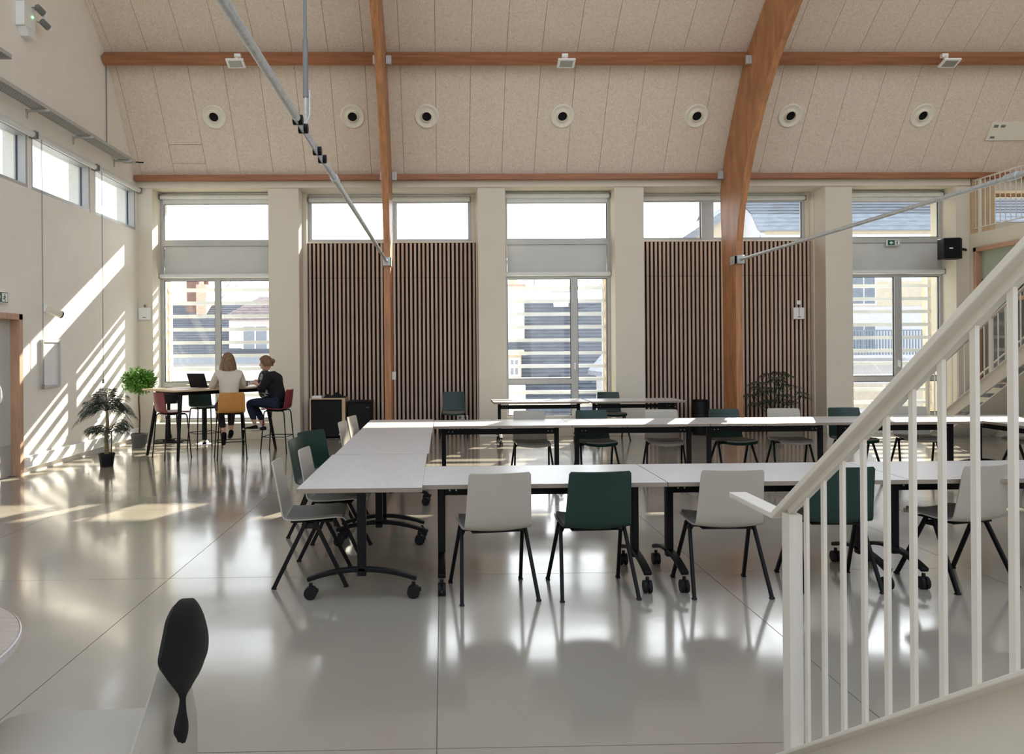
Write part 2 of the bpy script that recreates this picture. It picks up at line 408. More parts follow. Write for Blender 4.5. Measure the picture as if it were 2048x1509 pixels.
for i in range(len(px) - 1):
    if i == 2:                                             # this column has a short access panel
        panel(px[i], px[i + 1], [lo[0], lerp2(*lo, .14)]); panel(px[i], px[i + 1], [lerp2(*lo, .143), lerp2(*lo, .30)]); panel(px[i], px[i + 1], [lerp2(*lo, .303), lo[1]])
    else:
        panel(px[i], px[i + 1], lo)
    panel(px[i], px[i + 1], hi)
    panel(px[i], px[i + 1], [hi[-1], PROF[3], PROF[4], PROF[5]])
soff = struct('trim_1', G().box(XL, XR, YP - .045, YP, 4.64, 4.76), M_wall)

# ---- glulam arches, purlins
IN = [(13.4, 0), (13.4, 2.6), (13.36, 3.5), (13.22, 4.05), (13.0, 4.55), (12.72, 5.05), (12.32, 5.6), (11.85, 6.1), (11.1, 6.66), (9.5, 7.6), (7.5, 8.5), (5.45, 9.15)]
OU = [(14.02, 0), (14.02, 2.6), (14.06, 3.5), (14.1, 4.05), (14.12, 4.55), (13.85, 5.2), (13.45, 5.8), (12.93, 6.56), (12.13, 7.12), (9.98, 8.38), (7.48, 9.5), (5.45, 10.2)]
def arch(xc, label):
    g = G()
    full_in = IN + [(2 * RIDGE - y, z) for y, z in IN[-2::-1]]; full_ou = OU + [(2 * RIDGE - y, z) for y, z in OU[-2::-1]]
    for i in range(len(full_in) - 1):
        g.prism([full_in[i], full_in[i + 1], full_ou[i + 1], full_ou[i]], 'x', xc - .057, xc + .057)
    o = obj('timber_arch', g, M_timber)
    bm = bmesh.new(); bm.from_mesh(o.data); bmesh.ops.remove_doubles(bm, verts=bm.verts, dist=1e-4); bm.to_mesh(o.data); bm.free()
    return tag(o, label, 'timber beam', 'glulam arches')
arch(-.957, 'glulam timber arch post in the middle of the left slatted wall bay')
arch(5.245, 'glulam timber arch in the middle of the right slatted wall bay, broad side showing')
def purlin(y, z, wd, ht, tilt, segs, word):
    for (xa, xb, lab) in segs:
        g = G().box(xa, xb, -wd / 2, wd / 2, -ht / 2, ht / 2, T((0, y, z)) @ Matrix.Rotation(tilt, 4, 'X'))
        tag(obj('purlin', g, M_timberP, bevel=.006), lab, 'timber beam', word)
SEG = [(XL + .02, -1.02, 'left'), (-.895, 5.185, 'middle'), (5.305, XE, 'right')]
purlin(14.06, 4.80, .12, .10, 0, [(a, b, 'timber purlin along the window heads, %s length' % ('left of the left arch', 'between the two arches', 'right of the right arch')[i]) for i, (a, b, _) in enumerate(SEG)], 'lower purlins')
purlin(12.80, 6.50, .16, .16, -.75, [(a, b, 'timber purlin high on the ceiling with a floodlight, %s length' % ('left of the left arch', 'between the two arches', 'right of the right arch')[i]) for i, (a, b, _) in enumerate(SEG)], 'upper purlins')
for i, (xa, s) in enumerate([(-1.02, -1), (-.895, 1), (5.185, -1), (5.305, 1)]):
    for y, z, r, w_ in ((14.02, 4.80, 'lower', 'window heads'), (12.70, 6.42, 'upper', 'ceiling')):
        if s < 0 and i == 0 and r == 'upper': pass
        g = G().box(min(xa, xa + s * .09), max(xa, xa + s * .09), y - .085, y - .02, z - .07, z + .07)
        tag(obj('steel_bracket', g, M_steel, bevel=.004), 'galvanised bracket joining the %s purlin to the %s side of the %s arch' % (r, 'left' if s < 0 else 'right', 'left' if i < 2 else 'right'), 'bracket')

# ---- windows
def frame_win(root, x0, x1, z0, z1, y=YW, fw=.06, mat_=None, depth=.09):
    m_ = mat_ or M_alu
    obj('frame_rail', G().box(x0, x1, y, y + depth, z1 - fw, z1), m_, root); obj('frame_rail', G().box(x0, x1, y, y + depth, z0, z0 + fw), m_, root)
    obj('frame_stile', G().box(x0, x0 + fw, y + .002, y + depth, z0, z1), m_, root); obj('frame_stile', G().box(x1 - fw, x1, y + .002, y + depth, z0, z1), m_, root)
def pane(root, x0, x1, z0, z1, y=YW + .05):
    obj('pane', G().box(x0, x1, y, y + .006, z0, z1), M_glass, root)
    e = .012
    g = G().box(x0, x1, y - .02, y - .001, z1 - e, z1).box(x0, x1, y - .02, y - .001, z0, z0 + e).box(x0, x0 + e, y - .02, y - .001, z0, z1).box(x1 - e, x1, y - .02, y - .001, z0, z1)
    obj('gasket', g, M_alu_dark, root)
def wroot(n):
    o = bpy.data.objects.new('window_%d' % n, None); COL.objects.link(o); o['kind'] = 'structure'; return o
def tall_window(n, k, mull, low_split):
    r = wroot(n); x0, x1 = OPEN[k]
    frame_win(r, x0, x1, .29, 4.62)
    obj('transom_bar', G().box(x0 + .06, x1 - .06, YW + .001, YW + .09, 3.63, 3.735), M_alu, r)
    obj('transom_bar', G().box(x0 + .06, x1 - .06, YW + .001, YW + .09, 2.975, 3.10), M_alu, r)
    obj('infill_panel', G().box(x0 + .07, x1 - .07, YW + .035, YW + .08, 3.10, 3.63), M_panel_grey, r, bevel=.004)
    pane(r, x0 + .06, x1 - .06, 3.735, 4.56)
    m0, m1 = mull
    obj('mullion', G().box(m0, m1, YW + .001, YW + .09, .35, 2.975), M_alu, r)
    obj('transom_bar', G().box(x0 + .06, m0, YW - .003, YW + .09, .955, 1.05), M_alu, r)
    pane(r, x0 + .06, m0, 1.05, 2.975); pane(r, x0 + .06, m0, .35, .955)
    if low_split:
        obj('transom_bar', G().box(m1, x1 - .06, YW - .003, YW + .09, .955, 1.05), M_alu, r)
        pane(r, m1, x1 - .06, 1.05, 2.975); pane(r, m1, x1 - .06, .35, .955)
    else:
        pane(r, m1, x1 - .06, .35, 2.975)
    hx = (m0 + m1) / 2
    obj('window_handle', G().box(hx - .018, hx + .018, YW - .02, YW, 1.24, 1.36).bar((hx, YW - .02, 1.33), (hx, YW - .045, 1.33), .02, .02).bar((hx, YW - .045, 1.34), (hx, YW - .045, 1.22), .02, .016), M_white, r)
    return r
tall_window(1, 0, (-4.31, -4.21), True)
tall_window(3, 2, (2.47, 2.60), False)
tall_window(5, 4, (8.74, 8.88), True)
def high_window(n, k, mull):
    r = wroot(n); x0, x1 = OPEN[k]; x0 += .07; x1 -= .1
    y = YS + .07
    obj('ledge', G().box(OPEN[k][0], OPEN[k][1], YS - .03, YO, 3.69, 3.715), M_wall, r)
    frame_win(r, x0, x1, 3.715, 4.62, y, .05)
    obj('jamb', G().box(x1, OPEN[k][1] - .02, y - .02, y + .09, 3.715, 4.64), M_wall, r)
    m0, m1 = mull
    obj('mullion', G().box(m0, m1, y - .06, y + .09, 3.715, 4.6), M_alu, r)
    pane(r, x0 + .05, m0, 3.765, 4.57, y + .04); pane(r, m1, x1 - .05, 3.765, 4.57, y + .04)
high_window(2, 1, (-1.07, -.87))
high_window(4, 3, (5.06, 5.29))
for n, (ya, yb) in ((6, (8.55, 10.49)), (7, (10.57, 12.33)), (8, (12.48, 14.13))):
    r = wroot(n); xw = XL - .11
    for (a, b, c, d) in ((ya, yb, 3.86, 3.91), (ya, yb, 4.57, 4.62)):
        obj('frame_rail', G().box(xw - .06, XL - .01, a, b, c, d), M_alu, r)
    obj('frame_stile', G().box(xw - .058, XL - .012, ya, ya + .05, 3.86, 4.62), M_alu, r); obj('frame_stile', G().box(xw - .058, XL - .012, yb - .05, yb, 3.86, 4.62), M_alu, r); obj('gasket', G().box(xw - .03, xw - .01, yb - .056, yb - .05, 3.91, 4.57), M_alu_dark, r)
    obj('pane', G().box(xw - .04, xw - .034, ya + .05, yb - .05, 3.91, 4.57), M_glass, r)

# ---- roller blinds
def blind(x0, x1, y, z, drop, label, fabric=True):
    t = thing('roller_blind', label, 'roller blind', ((x0 + x1) / 2, y, z)); hw = (x1 - x0) / 2
    g = G().tube([(-hw, 0, 0), (hw, 0, 0)], .043, 16)
    obj('cassette', g, M_blind, t, smooth=True)
    for s in (-1, 1): obj('end_cap', G().box(min(s * hw, s * (hw + .018)), max(s * hw, s * (hw + .018)), -.05, .045, -.05, .05), M_grey, t, bevel=.006)
    if fabric:
        obj('fabric', G().box(-hw + .03, hw - .03, .03, .034, -drop, 0), M_blind, t)
        obj('bottom_bar', G().box(-hw + .03, hw - .03, .022, .042, -drop - .025, -drop), M_alu, t, bevel=.004)
    return t
bl = ['left tall window', 'left slatted bay', 'middle tall window', 'right slatted bay', 'right tall window']
for k in range(5):
    x0, x1 = OPEN[k]
    if k in (0, 2, 4):
        blind(x0 + .03, x1 - .03, YW - .05, 4.55, .12, 'white roller blind rolled up at the head of the %s' % bl[k])
        blind(x0 + .01, x1 - .01, YW - .05, 3.06, 0, 'white roller blind tube across the %s below its infill panel' % bl[k], False)
    else:
        blind(x0 + .1, x1 - .13, YS, 4.53, .045, 'white roller blind above the high panes of the %s' % bl[k])
def blind_side(ya, yb, label, wx):
    t = thing('roller_blind', label, 'roller blind', (XL + .05, (ya + yb) / 2, 4.60)); h = (yb - ya) / 2
    obj('cassette', G().tube([(0, -h, 0), (0, h, 0)], .043, 16), M_blind, t, smooth=True)
    for s in (-1, 1): obj('end_cap', G().box(-.05, .05, min(s * h, s * (h + .018)), max(s * h, s * (h + .018)), -.05, .05), M_grey, t, bevel=.006)
    for d in (-.008, .012):
        obj('pull_chain', G().tube([(.03, -h + .1 + d, -.03), (.03, -h + .1 + d, -3.42)], .003, 5), M_grey, t)
    obj('chain_weight', G().box(.02, .04, -h + .07, -h + .12, -3.48, -3.41), M_grey, t, bevel=.004)
blind_side(8.6, 10.5, 'white roller blind above the nearest left clerestory pane', 1)
blind_side(10.58, 12.36, 'white roller blind above the middle left clerestory pane', 2)
blind_side(12.45, 14.15, 'white roller blind above the left clerestory pane nearest the corner', 3)

# ---- outside sun louvres
for k, lab in ((0, 'left'), (2, 'middle'), (4, 'right')):
    x0, x1 = OPEN[k]; xa = x0 + (-.02 if k else .0); xb = x1 + .25 if k != 4 else x1 + .05
    t = thing('sun_louvre', 'white horizontal louvre blades outside the %s tall window' % lab, 'louvre', (xa, 15.05, 0))
    if k == 2: xb = 3.2
    me = G().box(0, xb - xa, -.045, .055, -.033, .033).mesh('louvre_slat', M_louv)
    for j in range(-2, 10):
        o = link('louvre_slat', me, t, (0, 0, 2.83 - .257 * j))
    for xq in (0.0, (xb - xa)):
        obj('louvre_post', G().box(xq - .02, xq + .02, .06, .10, -.5, 3.05), M_louv, t)

# ---- slatted wall linings
def slat_bay(x0, x1, label):
    t = thing('slat_lining', label, 'wall lining', (0, YS, 0))
    obj('backing', G().box(x0, x1, .02, .055, 0, 3.69), M_felt, t)
    n = int(round((x1 - x0) / .0805)); p = (x1 - x0) / n
    a = G().box(-.0205, .0205, -.012, .02, 3.024, 3.69).mesh('slat', M_slat); b = G().box(-.0205, .0205, -.012, .02, 0.0, 3.018).mesh('slat', M_slat)
    for i in range(n):
        link('slat', a, t, (x0 + p * (i + .5), 0, 0)); link('slat', b, t, (x0 + p * (i + .5), 0, 0))
slat_bay(-2.57, .66, 'vertical oak slat wall lining on black felt behind the left timber post')
slat_bay(3.79, 7.18, 'vertical oak slat wall lining on black felt behind the right timber post')

# ---- door, baseboards
r = bpy.data.objects.new('door_1', None); COL.objects.link(r); r['kind'] = 'structure'
obj('door_frame', G().box(XL - .2, XL + .03, 10.18, 10.27, 0, 2.14).box(XL - .2, XL + .03, 9.25, 10.27, 2.06, 2.14), M_woodd, r, bevel=.004)
obj('door_leaf', G().box(XL - .13, XL - .09, 9.3, 10.18, .01, 2.06), M_door, r)
obj('leaf_edge_strip', G().box(XL - .135, XL - .085, 9.865, 9.88, .01, 2.06), M_grey, r)
obj('kick_plate', G().box(XL - .09, XL - .085, 9.9, 10.17, .02, .42), M_alu, r)
g = G()
for i in range(13):
    a = PI * i / 12
    if i: g.bar(pp, (XL - .03, 9.80 + .05 * math.sin(a) * 1.2, 1.08 + .12 * math.cos(a)), .02, .02)
    pp = (XL - .03, 9.80 + .05 * math.sin(a) * 1.2, 1.08 + .12 * math.cos(a))
g.box(XL - .09, XL - .025, 9.79, 9.81, 1.18, 1.21).box(XL - .09, XL - .025, 9.79, 9.81, .95, .98)
obj('door_handle', g, M_steel, r)
b = struct('baseboard_left', G().box(XL, XL + .055, 10.30, YP, .08, .24), M_white, bevel=.006)
obj('end_cap', G().box(XL, XL + .10, 10.29, 10.36, .10, .23), M_white, b, bevel=.006)
g = G()
for i in range(0, len(edges), 2): g.box(edges[i], edges[i + 1], YP - .014, YP, 0, .12)
for k in (0, 2, 4): g.box(OPEN[k][0], OPEN[k][1], YP + .006, YP + .02, 0, .12)
struct('baseboard_back', g, M_wall, bevel=.003)

# ================================================================== furniture
# ---- flip-top conference table, 1.6 x 0.8, legs on arched castor feet
def make_table(label, loc, rz):
    t = thing('conference_table', label, 'table', loc, rz, 'meeting tables')
    obj('tabletop', G().box(-.799, .799, -.399, .399, .722, .74), M_top, t)
    obj('edge_band', G().box(-.80, .80, -.40, .40, .712, .7395), M_edge, t)
    obj('rail', G().box(-.66, .66, -.022, .022, .60, .665), M_black, t, bevel=.003)
    for s in (-1, 1):
        obj('leg', G().box(s * .68 - .026, s * .68 + .026, -.029, .029, .15, .70), M_black, t, bevel=.008)
        pts = [(s * .68, -.35 + .7 * i / 10, .102 + .062 * (1 - ((i - 5) / 5) ** 2)) for i in range(11)]
        g = G().sheet([[(p[0] - .026, p[1], p[2] + .014), (p[0] + .026, p[1], p[2] + .014)] for p in pts], .028)
        obj('foot', g, M_black, t, smooth=True, bevel=.006)
        obj('flip_bracket', G().box(s * .68 - .02, s * .68 + .02, -.22, .22, .69, .712), M_black, t, bevel=.004)
        g = G()
        for y, d_ in ((-.0225, -.004), (.0225, .004)):
            for xx in (.62, .575):
                c = Vector((s * xx, y, .635)); g.tube([c, c + Vector((0, d_, 0))], .006, 8)
        obj('screws', g, M_steel, t)
        for yy in (-.335, .335):
            g = G()
            for dx in (-.016, .016):
                g.tube([(s * .68 + dx - .010, yy, .042), (s * .68 + dx + .010, yy, .042)], .042, 16)
            o = obj('castor', g, M_blackm, t, smooth=True)
            obj('castor_fork', G().tube([(s * .68, yy, .06), (s * .68, yy, .105)], .012, 8).box(s * .68 - .008, s * .68 + .008, yy - .05, yy + .02, .045, .068), M_blackm, o)
    return t
tb = make_table('nearest table of the left column, its short end and castor foot facing the camera', (-.535, 5.68, 0), PI / 2)
for lab, x, y, rz in [
    ('second table from the camera in the left column, beside the green chair', -.52, 7.29, PI / 2),
    ('farthest table of the left column, a sun stripe across its top', -.515, 8.9, PI / 2),
    ('front row table behind the first white and first green chairs', .665, 5.37, 0),
    ('front row table behind the white chair left of the stair rail post', 2.27, 5.37, 0),
    ('front row table seen through the stair balusters', 3.875, 5.37, 0),
    ('leftmost table of the far row, touching the left column', .69, 9.2, 0),
    ('second table from the left in the far row', 2.295, 9.2, 0),
    ('third table from the left in the far row, the brightest sunlit top', 3.9, 9.2, 0),
    ('rightmost table of the far row behind the handrail', 5.5, 9.2, 0),
    ('table turned sideways at the far right end beyond the far row', 6.73, 8.8, PI / 2),
    ('left one of the two tables by the middle tall window', 1.65, 13.1, 0),
    ('right one of the two tables by the middle tall window, reaching the slats', 3.28, 13.1, 0)]:
    dup(tb, (x, y, 0), rz, lab)

# ---- shell chair
def shell_grid(prof, nu=9, cup=.02, wrap=.03):
    rows = []
    for (y, z, wd, back) in prof:
        row = []
        for i in range(nu):
            u = -1 + 2 * i / (nu - 1)
            row.append((u * wd, y + wrap * back * u * u, z + cup * (1 - back) * u * u))
        rows.append(row)
    return rows
CH = [(.245, .425, .19, 0), (.225, .45, .205, 0), (.17, .458, .215, 0), (.08, .452, .222, 0), (-.03, .446, .225, 0), (-.12, .446, .225, .05), (-.165, .453, .222, .2), (-.188, .466, .220, .45),
      (-.205, .49, .218, .7), (-.222, .545, .214, 1), (-.237, .62, .210, 1), (-.252, .70, .206, 1), (-.266, .775, .203, 1), (-.275, .82, .200, 1), (-.278, .834, .188, 1)]
def make_chair(label, loc, rz):
    t = thing('shell_chair', label, 'chair', loc, rz, 'shell chairs round the meeting tables')
    obj('shell', G().sheet(shell_grid(CH), .009), M_whitep, t, smooth=True)
    pad = [(y + (.0 if i else -.006), z + .003, wd * .93, b) for i, (y, z, wd, b) in enumerate(CH[1:7])]
    top = [[(x, y, z + .017 * (1 - abs(x / .23) ** 6)) for x, y, z in row] for row in shell_grid(pad)]
    obj('seat_pad', G().sheet(top, .018), M_pad, t, smooth=True)
    g = G().bar((-.2, .0, .425), (.2, .0, .425), .05, .012).bar((-.2, .0, .43), (-.215, .0, .40), .1, .02).bar((.2, 0, .43), (.215, 0, .40), .1, .02).box(-.16, .16, -.14, .15, .428, .438)
    obj('under_frame', g, M_black, t)
    for sx in (-1, 1):
        for fy in (-.245, .245):
            o = obj('leg', G().bar((sx * .213, fy * .12, .445), (sx * .25, fy, .006), .028, .022, (1, 0, 0)), M_black, t, bevel=.005)
            obj('glide', G().bar((sx * .2495, fy * .985, .012), (sx * .25, fy, 0), .032, .027, (1, 0, 0)), M_blackm, o)
    return t
D = math.radians
chW = make_chair('white chair in the front row, farthest left, its back to the camera', (.325, 5.10, 0), D(8))
WH = [('white chair in the front row between the two green ones, left of the rail post', 1.86, 5.12, -1),
      ('white turned chair in the front row at the right edge, behind the stair balusters', 3.52, 5.2, 14),
      ('nearest white chair at the left column, seen from its side', -.93, 5.48, -86),
      ('second white chair from the camera at the left column, behind the nearest one', -.86, 6.13, -92),
      ('white chair at the left column beyond the green ones, nearer of the far pair', -.86, 8.45, -95),
      ('white chair at the left column beyond the green ones, farthest of all there', -.84, 9.12, -98),
      ('shaded white chair under the far row, leftmost, facing the camera', 1.11, 9.52, 181),
      ('white chair under the far row, right of its first green chair', 2.77, 9.52, 172),
      ('white chair under the far row in front of the fan palm', 4.36, 9.52, 174),
      ('white chair under the far row seen between the balusters, legs in louvre sunlight', 6.05, 9.66, 165),
      ('white chair at the far right beyond the sideways table, cut by the photo edge', 7.22, 9.25, 100)]
for lab, x, y, a in WH: dup(chW, (x, y, 0), D(a), lab)
chG = dup(chW, (.99, 5.12, 0), D(3), 'dark green chair in the front row, second from the left, its back to the camera')
recolor(chG, {'warm white polypropylene': M_greenp})
for lab, x, y, a in [('dark green chair in the front row behind the stair rail post', 2.63, 5.2, -3),
      ('dark green chair at the left column, its broad back turned towards the camera', -1.08, 7.42, -120),
      ('green chair at the left column, only its back rim showing above the white one', -1.08, 6.86, -95),
      ('green chair under the far row, its leftmost green one', 1.92, 9.52, 184),
      ('green chair under the far row beside the brightest sunlit top', 3.64, 9.52, 186),
      ('very dark green chair under the far row just left of the handrail', 5.18, 9.55, 178),
      ('dark green chair standing alone against the left slatted wall', .2, 14.2, 178),
      ('dark green chair behind the right table at the middle tall window', 3.03, 13.62, 184)]:
    dup(chG, (x, y, 0), D(a), lab)

# ---- bar stools
ST = [(.215, .69, .175, 0), (.20, .705, .19, 0), (.1, .708, .20, 0), (0, .70, .20, 0), (-.11, .698, .20, .05), (-.165, .71, .20, .3), (-.192, .745, .198, .75), (-.207, .81, .195, 1),
      (-.219, .89, .192, 1), (-.228, .965, .188, 1), (-.232, .995, .178, 1), (-.234, 1.008, .155, 1)]
def make_stool(label, loc, rz, m):
    t = thing('bar_stool', label, 'bar stool', loc, rz, 'bar stools at the high table')
    obj('shell', G().sheet(shell_grid(ST, 9, .012, .035), .012), m, t, smooth=True)
    for sx in (-1, 1):
        for sy in (-1, 1):
            pts = [(sx * .165, sy * .02, .672), (sx * .17, sy * .125, .672), (sx * .175, sy * .15, .662), (sx * .18, sy * .163, .63), (sx * .215, sy * .21, .008)]
            obj('leg', G().tube(pts, .0095, 8).tube([(sx * .215, sy * .21, 0), (sx * .215, sy * .21, .012)], .013, 8), M_black, t, smooth=True)
    q = lambda sx, sy: (sx * .201, sy * .191, .262)
    for a, b in (((-1, -1), (1, -1)), ((1, -1), (1, 1)), ((1, 1), (-1, 1)), ((-1, 1), (-1, -1))):
        obj('footrest', G().tube([q(*a), q(*b)], .007, 6), M_black, t, smooth=True)
    obj('seat_plate', G().box(-.17, .17, -.14, .14, .668, .684), M_black, t)
    return t
sA = make_stool('burgundy bar stool at the left end of the high table, empty', (-4.17, 11.84, 0), D(-46), M_red)
sB = dup(sA, (-3.24, 11.72, 0), D(22), 'ochre bar stool with its back to the camera, cream sweater woman on it'); recolor(sB, {'burgundy plastic': M_ochre})
sC = dup(sA, (-2.66, 12.36, 0), D(84), 'burgundy bar stool at the right end, woman in black coat on it')
sD = dup(sA, (-4.02, 12.98, 0), D(-140), 'dark green bar stool on the far side of the high table, by the laptop'); recolor(sD, {'burgundy plastic': M_greenp})

# ---- high table
tA = thing('high_table', 'tall rectangular table with pale oak top and splayed black legs', 'table', (-3.70, 12.38, 0), D(47))
obj('tabletop', G().box(-.93, .93, -.50, .50, 1.025, 1.05), M_oak, tA, bevel=.004)
obj('under_frame', G().box(-.76, .76, -.36, -.32, .965, 1.025).box(-.76, .76, .32, .36, .965, 1.025).box(-.76, -.72, -.36, .36, .965, 1.025).box(.72, .76, -.36, .36, .965, 1.025), M_black, tA)
for sx in (-1, 1):
    for sy in (-1, 1):
        obj('leg', G().tube([(sx * .74, sy * .34, 1.024), (sx * .86, sy * .48, 0)], [.035, .022], 12), M_black, tA, smooth=True)
# round pedestal table and black pedestal seat beyond it
t = thing('pedestal_table', 'round oak pedestal table with chrome disc foot beyond the high table', 'table', (-4.22, 13.62, 0))
obj('tabletop', G().lathe([(0, 1.02), (.30, 1.02), (.305, 1.025), (.305, 1.04), (.30, 1.045), (0, 1.045)], 32), M_oak, t)
obj('column', G().lathe([(.045, .02), (.04, 1.02)], 16), M_black, t, smooth=True)
obj('base', G().lathe([(.24, 0), (.24, .008), (.10, .02), (.05, .05), (.045, .06), (0, .06)], 32), M_chrome, t, smooth=True)
t = thing('pedestal_stool', 'black pedestal stool with flat foot under the left tall window', 'stool', (-4.93, 13.85, 0), D(15))
obj('seat', G().lathe([(0, .70), (.17, .70), (.185, .71), (.185, .74), (.17, .75), (0, .75)], 24), M_blackm, t, smooth=True)
obj('backrest', G().sheet([[(-.18 + .045 * i, -.18 + .05 * ((i - 4) / 4) ** 2, z) for i in range(9)] for z in (.74, .80, .86, .92)], .02), M_blackm, t, smooth=True)
obj('column', G().lathe([(.06, .03), (.035, .25), (.03, .70)], 16), M_black, t, smooth=True)
obj('base', G().box(-.24, .24, -.17, .17, 0, .015).box(-.1, .1, -.08, .08, .015, .05), M_black, t, bevel=.006)

# ---- things on the high table
ZT = 1.05
def laptop(label, loc, rz, open_=105):
    t = thing('laptop', label, 'laptop', loc, rz)
    obj('base', G().box(-.165, .165, -.115, .115, 0, .015), M_blackm, t, bevel=.004)
    a = math.radians(open_ - 90); m = T((0, .113, .016)) @ Matrix.Rotation(-a, 4, 'X')
    s = obj('lid', G().box(-.165, .165, -.004, .005, 0, .225, m), M_blackm, t, bevel=.002)
    obj('screen', G().box(-.153, .153, -.006, -.004, .012, .213, m), M_screen, s)
    g = G()
    for i in range(5):
        for j in range(12): g.box(-.145 + j * .0242, -.125 + j * .0242, -.02 + i * .021, -.003 + i * .021, .015, .017)
    obj('keys', g, M_black, t)
laptop('open black laptop on the high table left of the cream sweater woman', (-3.86, 12.42, ZT), D(160), 112)
laptop('open black laptop on the high table, its screen edge right of the cream sweater woman', (-3.46, 12.55, ZT), D(62), 105)
t = thing('mug', 'grey mug on the high table between the two women', 'mug', (-3.235, 12.60, ZT))
obj('cup', G().lathe([(.034, 0), (.042, .01), (.044, .09), (.040, .09), (.037, .012), (0, .012)], 24), M_grey, t, smooth=True)
obj('handle', G().tube([(.043, 0, .075), (.07, 0, .072), (.076, 0, .045), (.068, 0, .022), (.041, 0, .02)], .006, 8), M_grey, t, smooth=True)
for lab, x, y, a in (('white paper sheets spread near the left corner of the high table', -4.05, 12.1, 40), ('white papers on the high table beside the mug', -3.02, 12.5, 12)):
    t = thing('papers', lab, 'papers', (x, y, ZT), D(a))
    for i in range(3): obj('sheet', G().box(-.105 + .03 * i, .105 + .03 * i, -.148, .148, .0012 * i, .0012 * i + .001, RZ(.12 * i)), M_paper, t)

# ================================================================== people
def skin(pts, edges, sub=1):
    me = bpy.data.meshes.new('tmp'); me.from_pydata([p[0] for p in pts], edges, [])
    o = bpy.data.objects.new('tmp', me); COL.objects.link(o)
    o.modifiers.new('skin', 'SKIN'); s = o.modifiers.new('sub', 'SUBSURF'); s.levels = sub; s.render_levels = sub
    for i, p in enumerate(pts):
        r = p[1] if isinstance(p[1], tuple) else (p[1], p[1])
        me.skin_vertices[0].data[i].radius = r
    me.skin_vertices[0].data[0].use_root = True
    bpy.context.view_layer.update()
    ev = o.evaluated_get(bpy.context.evaluated_depsgraph_get()); m2 = ev.to_mesh()
    V = [tuple(v.co) for v in m2.vertices]; F = [tuple(p.vertices) for p in m2.polygons]
    ev.to_mesh_clear(); bpy.data.objects.remove(o); bpy.data.meshes.remove(me)
    return V, F
def head_geo(mtx):
    g = G(); n, m = 24, 18; V = []; F = []
    for i in range(m + 1):
        th = PI * i / m
        for j in range(n):
            ph = 2 * PI * j / n
            x = math.sin(th) * math.sin(ph); y = math.sin(th) * math.cos(ph); z = math.cos(th)
            sx, sy, sz = .076, .095, .118
            if z < 0: sx *= 1 - .28 * (-z) ** 1.3; sy *= 1 - .16 * (-z)
            p = Vector((x * sx, y * sy, z * sz))
            if y > .5:                                        # face relief: brow, nose, lips, chin
                nose = math.exp(-((p.x / .013) ** 2)) * math.exp(-(((p.z + .018) / .026) ** 2)); p.y += .024 * nose * (1 if p.z > -.045 else .6)
                p.y += .006 * math.exp(-((p.x / .024) ** 2)) * math.exp(-(((p.z + .064) / .009) ** 2))
                p.y += .010 * math.exp(-((p.x / .025) ** 2)) * math.exp(-(((p.z + .098) / .014) ** 2))
                for s in (-1, 1): p.y -= .010 * math.exp(-(((p.x - s * .03) / .016) ** 2)) * math.exp(-(((p.z - .006) / .013) ** 2))
            V.append(p)
    for i in range(m):
        for j in range(n): F.append((i * n + j, i * n + (j + 1) % n, (i + 1) * n + (j + 1) % n, (i + 1) * n + j))
    g.add(V, F, mtx)
    for s in (-1, 1): g.ball((s * .076, -.008, -.008), .022, 8, 6, (.35, .8, 1.25)) if False else g.add(*(lambda q: (q.v, q.f))(G().ball((s * .076, -.008, -.008), .022, 8, 6, (.35, .8, 1.25))), mtx)
    return g
def hand_geo(g, wrist, fwd, up, side):
    """palm, four bent fingers of different length and a thumb leaving the side of the palm"""
    f = Vector(fwd).normalized(); u = Vector(up); u = (u - f * u.dot(f)).normalized(); s = f.cross(u) * side; w_ = Vector(wrist)
    g.tube([w_ - f * .02, w_ + f * .015, w_ + f * .055, w_ + f * .085], [.022, .028, .031, .022], 10)
    for k, ln in enumerate((.062, .072, .067, .052)):
        b = w_ + f * .08 + s * (-.026 + .0175 * k)
        g.tube([b - f * .015, b + f * ln * .45 - u * .006, b + f * ln * .8 - u * .022, b + f * ln * .88 - u * .042], [.009, .0085, .008, .0065], 7)
    b = w_ + f * .03 - s * .026
    g.tube([b + s * .01, b - s * .022 + f * .022 - u * .006, b - s * .028 + f * .05 - u * .018, b - s * .02 + f * .07 - u * .026], [.011, .011, .0095, .0075], 7)
def person(label, loc, rz, J, cloth):
    t = thing('person', label, 'person', loc, rz)
    V, F = skin(J['body'], J['edges'], 2)
    g = G().add(V, F)
    hm = T(J['head']) @ Matrix.Rotation(J.get('yaw', 0), 4, 'Z') @ Matrix.Rotation(J.get('pitch', 0), 4, 'X')
    hg = head_geo(hm); g.add(hg.v, hg.f)
    for (w_, f, u, s) in J['hands']: hand_geo(g, w_, f, u, s)
    body = obj('body', g, M_skin, t, smooth=True)
    e = G()
    for s in (-1, 1): e.add(*(lambda q: (q.v, q.f))(G().ball((s * .03, .074, .006), .011, 8, 6)), hm)
    obj('eyes', e, mat('eye', (60, 52, 46), 0.2), body, smooth=True)
    li = G().add(*(lambda q: (q.v, q.f))(G().ball((0, .083, -.064), .018, 10, 6, (1, .45, .35))), hm)
    obj('lips', li, mat('lips', (176, 104, 96), 0.4), body, smooth=True)
    for (nm, pts, ed, m_) in cloth:
        V, F = skin(pts, ed, 2); obj(nm, G().add(V, F), m_, t, smooth=True)
    return t, hm
ARM = [(0, 1), (1, 2), (2, 3), (3, 4), (3, 5), (5, 6), (6, 7), (3, 8), (8, 9), (9, 10), (0, 11), (11, 12), (12, 13), (0, 14), (14, 15), (15, 16)]
